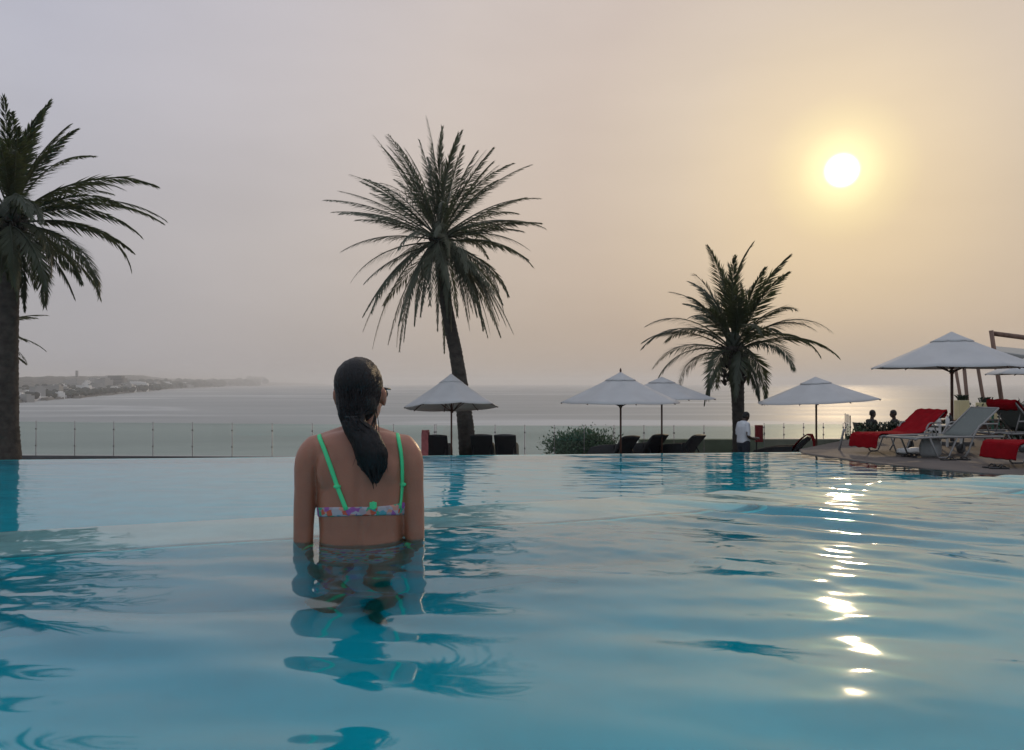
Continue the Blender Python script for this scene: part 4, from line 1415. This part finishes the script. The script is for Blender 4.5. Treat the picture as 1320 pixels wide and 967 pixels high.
for sg in (-1, 1):
    mb.ball((sg * 0.072 + 0.006, 0.078, 0.125 + OZ), (0.062, 0.058, 0.062), 16)
    mb.ball((sg * 0.080, -0.075, -0.255 + OZ), (0.085, 0.072, 0.085), 16)
    mb.ball((sg * 0.082, -0.046, 0.225 + OZ), (0.055, 0.036, 0.080), 14)         # shoulder blades
    limb(mb, [(sg * 0.088, 0.0, -0.28 + OZ), (sg * 0.092, 0.02, -0.45 + OZ), (sg * 0.085, 0.03, -0.62 + OZ), (sg * 0.083, 0.0, -0.78 + OZ), (sg * 0.08, -0.01, -0.985 + OZ)], [0.088, 0.075, 0.055, 0.052, 0.036], 16)
    limb(mb, [(sg * 0.08, -0.03, -1.03 + OZ), (sg * 0.085, 0.05, -1.035 + OZ), (sg * 0.095, 0.14, -1.05 + OZ)], [0.032, 0.034, 0.018], 12)
    ax = 0.004 if sg > 0 else 0.0
    yo = 0.0
    limb(mb, [(sg * 0.144 + ax, 0.0, 0.290 + OZ), (sg * 0.168 + ax, yo - 0.004, 0.253 + OZ), (sg * 0.178 + ax, yo - 0.004, 0.14 + OZ), (sg * 0.184 + ax, yo, 0.0 + OZ), (sg * 0.186, yo + 0.04, -0.13 + OZ), (sg * 0.195, yo + 0.075, -0.235 + OZ)],
         [0.045, 0.044, 0.0365, 0.0335, 0.031, 0.025], 16)
    hand(mb, (sg * 0.195, yo + 0.080, -0.245 + OZ), (sg * 0.05, 0.45, -0.9), (-sg * 0.9, 0.1, 0.0), (0.0, 0.9, 0.45), 0.35)
    limb(mb, [(sg * 0.03, 0.0, 0.342 + OZ), (sg * 0.13, -0.006, 0.316 + OZ)], [0.028, 0.022], 10)     # trapezius
limb(mb, [(0.005, -0.004, 0.32 + OZ), (0.006, 0.004, 0.38 + OZ), (0.002, 0.016, 0.43 + OZ)], [0.056, 0.050, 0.050], 18)
HC = Vector((0.004, 0.012, 0.468 + OZ))
HR = R(-9)
head_m = head_shape(mb, HC, HR)
woman = remeshed(mb, 'person', M['skin'], 0.0052, 7)
# groove of the spine, between the shoulder blades
me = woman.data
co_ = np.empty(len(me.vertices) * 3, np.float32); me.vertices.foreach_get('co', co_); co_ = co_.reshape(-1, 3)
back = co_[:, 1] < -0.02
zz = co_[:, 2] - OZ
gro = np.exp(-((co_[:, 0] - 0.006) / 0.013) ** 2) * 0.0085 * np.exp(-((zz - 0.02) / 0.20) ** 4) * back
co_[:, 1] += gro
k_ = 1 - 0.05 * np.clip((0.37 - zz) / 0.05, 0, 1)
co_[:, 0] = 0.006 + (co_[:, 0] - 0.006) * k_
me.vertices.foreach_set('co', co_.ravel()); me.update()
woman.location = (WX, WY, FLOOR_Z)
woman.rotation_euler = (0, 0, R(6))
tag(woman, 'woman with wet ponytail and floral bikini standing waist-deep in the pool, seen from behind', 'person')
bpy.context.view_layer.update()
WM = Matrix.Translation(woman.location) @ woman.rotation_euler.to_matrix().to_4x4()
WI = WM.inverted()
bvh = BVHTree.FromPolygons([v.co[:] for v in me.vertices], [p.vertices[:] for p in me.polygons])
eye_l = WI @ EYE


def on_back(u, v):
    tgt = WI @ at(u, v, 2.5)
    d = (tgt - eye_l).normalized()
    h = bvh.ray_cast(eye_l, d)
    while h[0] is None and v < 720:               # just above the shoulder: slide down onto the skin
        v += 1.0
        d = ((WI @ at(u, v, 2.5)) - eye_l).normalized()
        h = bvh.ray_cast(eye_l, d)
    return (h[0], h[1])


def ribbon(mb, pts, nrm_, w, th=0.0022):
    """flat strap through points lying on the skin"""
    n = len(pts)
    rings = []
    for i in range(n):
        t_ = (pts[min(i + 1, n - 1)] - pts[max(i - 1, 0)]).normalized()
        nn = nrm_[i]; s = t_.cross(nn).normalized(); nn = s.cross(t_).normalized()
        p = pts[i] + nn * 0.0022
        ww_ = (w[i] if hasattr(w, '__len__') else w) / 2
        rings.append([p - s * ww_, p - s * ww_ * 0.6 + nn * th, p + s * ww_ * 0.6 + nn * th, p + s * ww_, p + s * ww_ * 0.6 - nn * th, p - s * ww_ * 0.6 - nn * th])
    mb.loft(rings)


def smooth_path(ps, it=3):
    for _ in range(it):
        ps = [ps[0]] + [(ps[i - 1] + ps[i] * 2 + ps[i + 1]) / 4 for i in range(1, len(ps) - 1)] + [ps[-1]]
    return ps


for uv, fx in (([(411, 561), (418, 577), (427, 603), (437, 631), (447, 657)], -0.085), ([(512, 560), (516, 580), (518, 600), (518, 628), (515, 655)], 0.095)):
    pts, nr_ = [], []
    # front half: from the bikini cup up and over the shoulder
    top = on_back(*uv[0])
    for i in range(14):
        f = i / 13
        x = fx + (top[0].x - fx) * f
        z = 0.165 + OZ + (top[0].z + 0.012 - 0.165 - OZ) * f
        h = bvh.ray_cast(Vector((x, 0.6, z)), Vector((0, -1, 0)))
        if h[0] is not None:
            pts.append(h[0]); nr_.append(h[1])
    h = bvh.ray_cast(Vector((top[0].x, 0.005, 1.0 + OZ)), Vector((0, 0, -1)))
    if h[0] is not None:
        pts.append(h[0]); nr_.append(Vector((0, 0, 1)))
    us = np.interp(np.linspace(0, 1, 22), np.linspace(0, 1, len(uv)), [a for a, _ in uv])
    vs2 = np.interp(np.linspace(0, 1, 22), np.linspace(0, 1, len(uv)), [b_ for _, b_ in uv])
    for a, b_ in zip(us, vs2):
        q = on_back(a, b_)
        if q[0] is not None:
            pts.append(q[0]); nr_.append(q[1])
    pts = smooth_path(pts, 2); nr_ = smooth_path(nr_, 3)
    mb = MB(); ribbon(mb, [p + n_ * 0.001 for p, n_ in zip(pts, nr_)], nr_, 0.0145)
    st = mb.build('bikini_strap', M['neon'], woman)
    i = len(pts) - 7                          # slider
    mb = MB().ball(pts[i] + nr_[i] * 0.005, (0.012, 0.004, 0.007), 10)
    mb.build('slider', M['neon'], st)


def wrap(name, zlo, zhi, mat, n=120, m=8, off=0.0035, cyo=0.006):
    """cloth ring lying on the skin between two heights that vary round the body"""
    rows = []
    for k in range(n):
        a = 2 * math.pi * k / n
        d = Vector((math.cos(a), math.sin(a), 0))
        col = []
        for j in range(m):
            f = j / (m - 1)
            z = zlo(a) + (zhi(a) - zlo(a)) * f
            o_ = Vector((0.006, cyo, z + OZ))
            h = bvh.ray_cast(o_, d, 0.158)
            r = (h[0] - o_).length if h[0] is not None else 0.147
            r = min(r, 0.152)
            edge_ = off * (0.45 if j in (0, m - 1) else 1)
            col.append((r, z, edge_, a))
        rows.append(col)
    mb = MB()
    rr = np.array([[c[0] for c in col] for col in rows])
    for _ in range(3):
        rr = (np.roll(rr, 1, 0) + 2 * rr + np.roll(rr, -1, 0)) / 4
    rings = []
    for j in range(m):
        rings.append([Vector((0.006, cyo, rows[k][j][1] + OZ)) + Vector((math.cos(rows[k][j][3]), math.sin(rows[k][j][3]), 0)) * (rr[k, j] + rows[k][j][2]) for k in range(n)])
    mb.loft(rings, cap=False)
    o = mb.build(name, mat, woman)
    so = o.modifiers.new('thick', 'SOLIDIFY'); so.thickness = 0.003
    return o


def back_w(a, c, w):             # bump function round the angle c
    d = (a - c + math.pi) % (2 * math.pi) - math.pi
    return math.exp(-(d / w) ** 2)


fr_ = R(90)
wrap('bikini_top', lambda a: 0.088 - 0.012 * back_w(a, R(180), 0.7) - 0.010 * back_w(a, 0, 0.6) - 0.028 * back_w(a, fr_, 0.9),
     lambda a: 0.116 - 0.012 * back_w(a, R(180), 0.55) + 0.004 * back_w(a, 0, 0.5) + 0.055 * (back_w(a, R(62), 0.42) + back_w(a, R(118), 0.42)), M['floral'])
q = on_back(481, 651)
cl_ = MB().box(q[0] + q[1] * 0.006, (0.022, 0.006, 0.020), bev=0.002).box(q[0] + q[1] * 0.0075 , (0.008, 0.006, 0.025), bev=0.002)
cl_.build('clasp', M['neon'], woman)


def hip_wrap():
    n, m = 140, 12
    rings = []
    for j in range(m):
        f = j / (m - 1)
        ring = []
        for k in range(n):
            a = 2 * math.pi * k / n
            side_ = abs(math.cos(a))
            ztop = -0.058 - 0.02 * (1 - side_)
            zbot = -0.115 - 0.20 * (1 - side_ ** 1.6)
            z = ztop + (zbot - ztop) * f
            o_ = Vector((0.003, -0.004, z + OZ)); d = Vector((math.cos(a), math.sin(a), 0))
            h = bvh.ray_cast(o_, d, 0.2)
            r = (h[0] - o_).length if h[0] is not None else 0.16
            ring.append(min(r, 0.19))
        ring = np.array(ring)
        for _ in range(2):
            ring = (np.roll(ring, 1) + 2 * ring + np.roll(ring, -1)) / 4
        rings.append([Vector((0.003 + math.cos(2 * math.pi * k / n) * (ring[k] + 0.004), -0.004 + math.sin(2 * math.pi * k / n) * (ring[k] + 0.004),
                              OZ + (-0.058 - 0.02 * (1 - abs(math.cos(2 * math.pi * k / n)))) + ((-0.115 - 0.20 * (1 - abs(math.cos(2 * math.pi * k / n)) ** 1.6)) - (-0.058 - 0.02 * (1 - abs(math.cos(2 * math.pi * k / n))))) * f)) for k in range(n)])
    mb = MB(); mb.loft(rings, cap=False)
    o = mb.build('bikini_bottom', M['floral'], woman)
    so = o.modifiers.new('thick', 'SOLIDIFY'); so.thickness = 0.003


hip_wrap()
for sg in (-1, 1):                 # green side ties
    MB().ball((sg * 0.150 + 0.004, -0.01, -0.085 + OZ), (0.014, 0.022, 0.018), 10).tube([(sg * 0.156, -0.02, -0.085 + OZ), (sg * 0.166, -0.035, -0.12 + OZ), (sg * 0.176, -0.03, -0.16 + OZ)], [0.006, 0.005, 0.004], 6).build('side_tie', M['neon'], woman)

# hair: wet cap drawn back into a ponytail
mb = MB()
eu = head_m.to_euler()
for p, r in (((0, -0.016, 0.020), (0.0745, 0.094, 0.097)), ((0.0, -0.050, -0.030), (0.066, 0.062, 0.066)), ((-0.004, -0.045, 0.035), (0.070, 0.068, 0.078))):
    mb.ball(head_m @ Vector(p), r, 22, eu)
tail = [(-0.012, -0.070, 0.452), (-0.016, -0.090, 0.405), (-0.004, -0.096, 0.365), (0.030, -0.103, 0.325), (0.046, -0.108, 0.285), (0.054, -0.106, 0.245), (0.060, -0.100, 0.212), (0.064, -0.096, 0.188)]
tr = [0.048, 0.042, 0.038, 0.047, 0.050, 0.041, 0.024, 0.006]
P = [Vector((x, y, z + OZ)) for x, y, z in tail]
mb.tube(P, tr, 18, up=(1, 0, 0), flat=0.55)
# separate locks along the tail
rn = random.Random(17)
for i in range(70):
    k0 = rn.uniform(1.2, 3.6)
    off = rn.uniform(-1, 1); dep = rn.uniform(-0.4, 0.5)
    pts = []
    end = rn.uniform(5.2, 7.0) - 1.0 * abs(off)
    for j in range(9):
        k = k0 + (end - k0) * j / 8
        i0 = min(int(k), 6); f = k - i0
        c = P[i0].lerp(P[i0 + 1], f); rr_ = tr[i0] + (tr[i0 + 1] - tr[i0]) * f
        rr_ = max(rr_, 0.016)
        pts.append(c + Vector((off * rr_ * 0.98 + 0.002 * math.sin(j + i), -math.sqrt(max(0.05, 1 - off * off)) * rr_ * 0.58 + dep * 0.004, 0)))
    mb.tube(pts, [0.005 * (1 - 0.55 * j / 8) + 0.001 for j in range(9)], 6)
for i in range(6):                # loose wisps at the left of the tail
    x0 = 0.004 + 0.004 * i
    mb.tube([Vector((x0 - 0.002, -0.100, 0.315 + OZ)), Vector((x0 - 0.004, -0.104, 0.285 + OZ)), Vector((x0 + 0.002, -0.103, 0.262 + OZ)), Vector((x0 + 0.004 * (i % 3), -0.099, 0.245 - 0.006 * (i % 4) + OZ))], [0.006, 0.0055, 0.004, 0.003], 6)
hair = remeshed(mb, 'hair', M['hair'], 0.0032, 9, woman)
lk = MB()
for i in range(46):
    off = rn.uniform(-1, 1)
    k0 = rn.uniform(3.4, 4.6); L0 = rn.uniform(0.075, 0.115) * (1 - 0.42 * abs(off + 0.15))
    c = P[int(k0)]; r_ = tr[int(k0)]
    p0 = c + Vector((off * r_ * 0.92, -math.sqrt(max(0.04, 1 - off * off)) * r_ * 0.5, 0))
    tx = P[6].x + off * 0.026
    pts = [p0 + Vector(((tx - p0.x) * (j / 6) ** 1.2 + 0.003 * math.sin(i + j * 1.3), 0.004 * (j / 6), -L0 * j / 6)) for j in range(7)]
    lk.tube(pts, [0.0042, 0.0048, 0.0046, 0.0040, 0.0032, 0.0022, 0.0008], 5)
lo = lk.build('tmp_locks', M['hair'])
bmj = bmesh.new(); bmj.from_mesh(hair.data); bmj.from_mesh(lo.data); bmj.to_mesh(hair.data); bmj.free()
bpy.data.objects.remove(lo)
# comb the cap: cut away the face side, raise fine strands running back to the band
bm = bmesh.new(); bm.from_mesh(hair.data)
pl_co = head_m @ Vector((0, 0.030, 0.045)); pl_no = (head_m.to_3x3() @ Vector((0, 0.93, -0.32))).normalized()
geom = list(bm.verts) + list(bm.edges) + list(bm.faces)
bmesh.ops.bisect_plane(bm, geom=geom, plane_co=pl_co, plane_no=pl_no, clear_outer=True)
bm.normal_update()
gather = Vector((-0.014, -0.088, 0.425 + OZ))
for v in bm.verts:
    if v.co.z > 0.40 + OZ:
        r = v.co - head_m @ Vector((0, 0.0, 0.03))
        q = v.co - gather
        a = math.atan2(q.x, q.z)
        v.co += v.normal * 0.0006 * math.sin(a * 46 + 2 * math.sin(a * 9)) * min(1, q.length / 0.05)
bm.to_mesh(hair.data); bm.free()
# combed wet strands lying on the cap
hb_ = BVHTree.FromPolygons([v.co[:] for v in hair.data.vertices], [p.vertices[:] for p in hair.data.polygons])
lk = MB()
hc_ = head_m @ Vector((0, -0.015, 0.02))
for i in range(190):
    a = rn.uniform(-2.5, 2.5)                      # round the hairline from ear to ear
    st_ = head_m @ Vector((math.sin(a) * 0.080, 0.022 - 0.02 * abs(math.sin(a)) - rn.uniform(0, 0.05), 0.02 + math.cos(a) * 0.095))
    d0 = (st_ - hc_).normalized(); d1 = (gather + Vector((rn.gauss(0, 0.016), 0, rn.gauss(0, 0.01))) - hc_).normalized()
    pts = []
    for j in range(11):
        f = j / 10
        dd = d0.lerp(d1, f).normalized()
        h = hb_.ray_cast(hc_ + dd * 0.25, -dd)
        if h[0] is not None:
            pts.append(h[0] + h[1] * 0.0006 + Vector((rn.gauss(0, 0.0006),) * 3))
    if len(pts) > 5:
        pts = smooth_path(pts, 2)
        r0 = rn.uniform(0.0009, 0.0019)
        lk.tube(pts, [r0 * (0.5 + 0.5 * min(1, 3 * min(q, len(pts) - 1 - q) / len(pts))) for q in range(len(pts))], 5)
for i in range(7):                                # stray hairs
    p = P[rn.randint(1, 4)] + Vector((rn.choice((-1, 1)) * rn.uniform(0.03, 0.05), -0.02, rn.uniform(-0.01, 0.02)))
    lk.tube([p, p + Vector((rn.gauss(0, 0.006), -0.004, -0.02)), p + Vector((rn.gauss(0, 0.012), 0.0, -0.05))], [0.0008, 0.0007, 0.0004], 4)
lo = lk.build('tmp_strands', M['hair'])
bmj = bmesh.new(); bmj.from_mesh(hair.data); bmj.from_mesh(lo.data); bmj.to_mesh(hair.data); bmj.free()
bpy.data.objects.remove(lo)
hair.data.polygons.foreach_set('use_smooth', [True] * len(hair.data.polygons))
MB().tube([gather + Vector((0.028 * math.cos(q * 0.5236) , -0.006 + 0.02 * math.sin(q * 0.5236), -0.026 + 0.004 * math.sin(q * 0.5236))) for q in range(13)], 0.0045, 6).build('hair_tie', M['black'], hair)
so = hair.modifiers.new('thick', 'SOLIDIFY'); so.thickness = 0.0006
# hair band and sunglasses
sg_ = MB()
hm = lambda *p: head_m @ Vector(p)
for s in (-1, 1):
    sg_.tube([hm(s * 0.083, -0.012, 0.012), hm(s * 0.084, 0.03, 0.014), hm(s * 0.078, 0.085, 0.012)], 0.0032, 8)
    sg_.tube([hm(s * 0.078, 0.085, 0.012), hm(s * 0.055, 0.101, 0.015), hm(s * 0.012, 0.110, 0.012)], 0.0032, 8)
gl_ = sg_.build('sunglasses', M['black'], woman)
for s in (-1, 1):
    ring = [hm(s * (0.042 + 0.027 * math.cos(q * math.pi / 9)), 0.105 - 0.012 * (0.5 + 0.5 * math.cos(q * math.pi / 9)), -0.004 + 0.021 * math.sin(q * math.pi / 9)) for q in range(18)]
    ring2 = [p + (head_m.to_3x3() @ Vector((0, 0.003, 0))) for p in ring]
    MB().loft([ring, ring2]).build('lens', M['lens'], gl_)

# ---- the standing man ------------------------------------------------------
def clothed(name, label, parts, loc, rz, voxel=0.011, smooth=4):
    o = None
    for pname, mb_, mat in parts:
        q = remeshed(mb_, pname, mat, voxel, smooth, o)
        if o is None:
            o = q
            o.location = loc; o.rotation_euler = (0, 0, rz)
            tag(o, label, 'person')
    return o


# local frame: +y is the way he faces
body = MB(); shirt = MB(); pants = MB(); shoes = MB(); hr = MB()
for s in (-1, 1):
    limb(body, [(s * 0.10, 0, 0.86), (s * 0.105, 0.02, 0.46), (s * 0.10, -0.02, 0.09)], [0.085, 0.055, 0.040], 12)
    limb(body, [(s * 0.10, -0.04, 0.05), (s * 0.115, 0.13, 0.04)], [0.04, 0.03], 10)
    limb(pants, [(s * 0.095, 0, 0.90), (s * 0.105, 0.02, 0.47), (s * 0.10, -0.02, 0.08)], [0.112, 0.082, 0.072], 14)
    limb(shoes, [(s * 0.10, -0.06, 0.045), (s * 0.108, 0.04, 0.05), (s * 0.118, 0.16, 0.04)], [0.045, 0.048, 0.035], 12)
    limb(body, [(s * 0.19, 0.0, 1.34), (s * 0.235, -0.02, 1.08), (s * 0.15, 0.22, 1.00)], [0.05, 0.042, 0.030], 12)
    hand(body, (s * 0.145, 0.235, 0.998), (-s * 0.45, 0.85, -0.05), (-s * 0.5, 0.0, -0.7), (-s * 0.3, 0.0, 0.95), 0.7)
    limb(shirt, [(s * 0.17, 0.0, 1.36), (s * 0.205, -0.01, 1.24), (s * 0.228, -0.015, 1.12)], [0.068, 0.064, 0.060], 14)
body.loft([ellipse_ring(0, 0, z, a, b_) for z, a, b_ in ((0.86, 0.15, 0.10), (1.0, 0.145, 0.10), (1.2, 0.17, 0.11), (1.36, 0.17, 0.09), (1.42, 0.08, 0.06))])
shirt.loft([ellipse_ring(0, y, z, a, b_) for z, a, b_, y in ((0.90, 0.182, 0.138, 0.0), (0.94, 0.186, 0.142, 0.0), (1.05, 0.178, 0.14, 0.005), (1.18, 0.188, 0.138, 0.0), (1.30, 0.198, 0.125, -0.008), (1.38, 0.185, 0.10, -0.005), (1.43, 0.10, 0.075, 0.0), (1.455, 0.066, 0.066, 0.01))])
pants.loft([ellipse_ring(0, 0, z, a, b_) for z, a, b_ in ((0.80, 0.16, 0.115), (0.90, 0.172, 0.122), (0.97, 0.165, 0.118))])
limb(body, [(0, 0.01, 1.40), (0, 0.05, 1.50)], [0.058, 0.055], 14)
hmn = head_shape(body, Vector((0, 0.085, 1.565)), 0.0, 1.0, R(-24))
for p, r in (((0, -0.014, 0.022), (0.078, 0.096, 0.094)), ((0, -0.045, -0.02), (0.066, 0.06, 0.06))):
    hr.ball(hmn @ Vector(p), r, 16, hmn.to_euler())
mp_ = at(958, 0, 19.6)
man = clothed('person', 'man in white polo shirt and dark jeans standing with bowed head by the red box', [('person', body, M['skin_dark']), ('shirt', shirt, M['polo']), ('trousers', pants, M['jeans']), ('shoes', shoes, M['shoe']), ('hair', hr, M['hair_short'])],
              (mp_.x, 19.6, TER_Z), R(-72))
# what he holds: a small tray cloth
nk = MB(); strip(nk, [(-0.07, 0.0), (0.0, 0.012), (0.08, 0.004), (0.10, -0.03)], 0.16, 0.008)
o = nk.build('notepad', M['white_paint'])
d_ = Matrix.Rotation(R(-72), 3, 'Z') @ Vector((0, 0.33, 1.015))
o.location = man.location + d_; o.rotation_euler = (0, 0, R(18))
tag(o, 'small pale pad held by the man in the white polo shirt', 'notepad')


# ---- the couple at the table ------------------------------------------------
def seated(label, loc, rz, lean, seed):
    body = MB(); cl = MB(); pn = MB(); hr = MB()
    sh_z, hip = 0.62, 0.06             # heights over the seat
    fy = lean
    for s in (-1, 1):
        limb(pn, [(s * 0.09, 0.0, hip), (s * 0.11, 0.40, hip + 0.03), (s * 0.11, 0.36, -0.38)], [0.10, 0.075, 0.055], 12)
        limb(body, [(s * 0.11, 0.36, -0.36), (s * 0.11, 0.37, -0.45), (s * 0.12, 0.50, -0.47)], [0.045, 0.04, 0.03], 10)
        limb(body, [(s * 0.18, fy, sh_z - 0.06), (s * 0.23, fy + 0.10, 0.34), (s * 0.12, fy + 0.36, 0.36)], [0.05, 0.042, 0.03], 12)
        hand(body, (s * 0.115, fy + 0.375, 0.362), (-s * 0.3, 0.9, 0.0), (0, 0, -1), (-s, 0.1, 0), 0.3)
        limb(cl, [(s * 0.16, fy, sh_z - 0.03), (s * 0.21, fy + 0.05, 0.46)], [0.066, 0.058], 12)
    cl.loft([ellipse_ring(0, y, z, a, b_) for z, a, b_, y in ((0.0, 0.165, 0.13, 0.0), (0.15, 0.16, 0.13, fy * 0.2), (0.35, 0.178, 0.13, fy * 0.6), (0.5, 0.185, 0.115, fy * 0.9), (sh_z, 0.15, 0.085, fy), (sh_z + 0.04, 0.07, 0.065, fy))])
    limb(body, [(0, fy, sh_z - 0.1), (0, fy + 0.03, sh_z + 0.12)], [0.06, 0.052], 12)
    hm_ = head_shape(body, Vector((0, fy + 0.05, sh_z + 0.20)), 0, 1.0, R(-8))
    for p, r in (((0, -0.014, 0.022), (0.078, 0.096, 0.094)), ((0, -0.045, -0.02), (0.066, 0.06, 0.06))):
        hr.ball(hm_ @ Vector(p), r, 14, hm_.to_euler())
    return clothed('person', label, [('person', body, M['skin_dark']), ('shirt', cl, M['shirt_dark']), ('trousers', pn, M['jeans']), ('hair', hr, M['hair_short'])], loc, rz, 0.014, 3)


PLT = -1.78
tag(MB().prism([(10.2, 22.7), (20, 20.6), (20, 23.3), (10.2, 23.3)], TER_Z + 0.003, PLT).build('platform', M['terrace'], bevel=0.02), kind='structure')


def chair(u, d, rz, label):
    e = empty('chair', (at(u, 0, d).x, d, PLT), rz, label, 'chair', 'dark chairs at the terrace table')
    MB().box((0, 0, 0.60), (0.46, 0.44, 0.06), bev=0.015).build('seat', M['rattan'], e)
    rings = []
    for z, y in ((0.63, -0.19), (0.85, -0.24), (1.05, -0.29), (1.12, -0.31)):
        rings.append([(-0.23, y, z), (0, y - 0.05, z), (0.23, y, z), (0.23, y - 0.03, z), (0, y - 0.08, z), (-0.23, y - 0.03, z)])
    MB().loft(rings).build('backrest', M['rattan'], e)
    for sx in (-1, 1):
        for sy in (-1, 1):
            MB().tube([(sx * 0.20, sy * 0.18, 0.58), (sx * 0.22, sy * 0.20, 0)], [0.02, 0.016], 8).build('leg', M['rattan'], e)
    return e


d_t = 22.95
chair(1118, d_t, R(-80), 'dark chair at the table, its back towards the short palm')
chair(1161, d_t, R(82), 'dark chair at the table, its back towards the red lounger')
seated('dark-clad person at the table, sitting by the hedge planter end', (at(1119, 0, d_t).x, d_t, PLT + 0.56), R(-80), 0.10, 1)
seated('dark-clad person at the table, sitting by the red lounger back', (at(1156, 0, d_t).x, d_t, PLT + 0.56), R(82), 0.06, 2)
tb = empty('terrace_table', (at(1139, 0, d_t).x, d_t, PLT), 0, 'small white-topped table between the two seated people', 'table')
MB().box((0, 0, 1.065), (0.62, 0.62, 0.035), bev=0.008).build('table_top', M['white_paint'], tb)
MB().tube([(0, 0, 0.02), (0, 0, 1.05)], 0.035, 10).build('column', M['black'], tb)
MB().box((0, 0, 0.012), (0.44, 0.44, 0.024), bev=0.006).build('base', M['black'], tb)
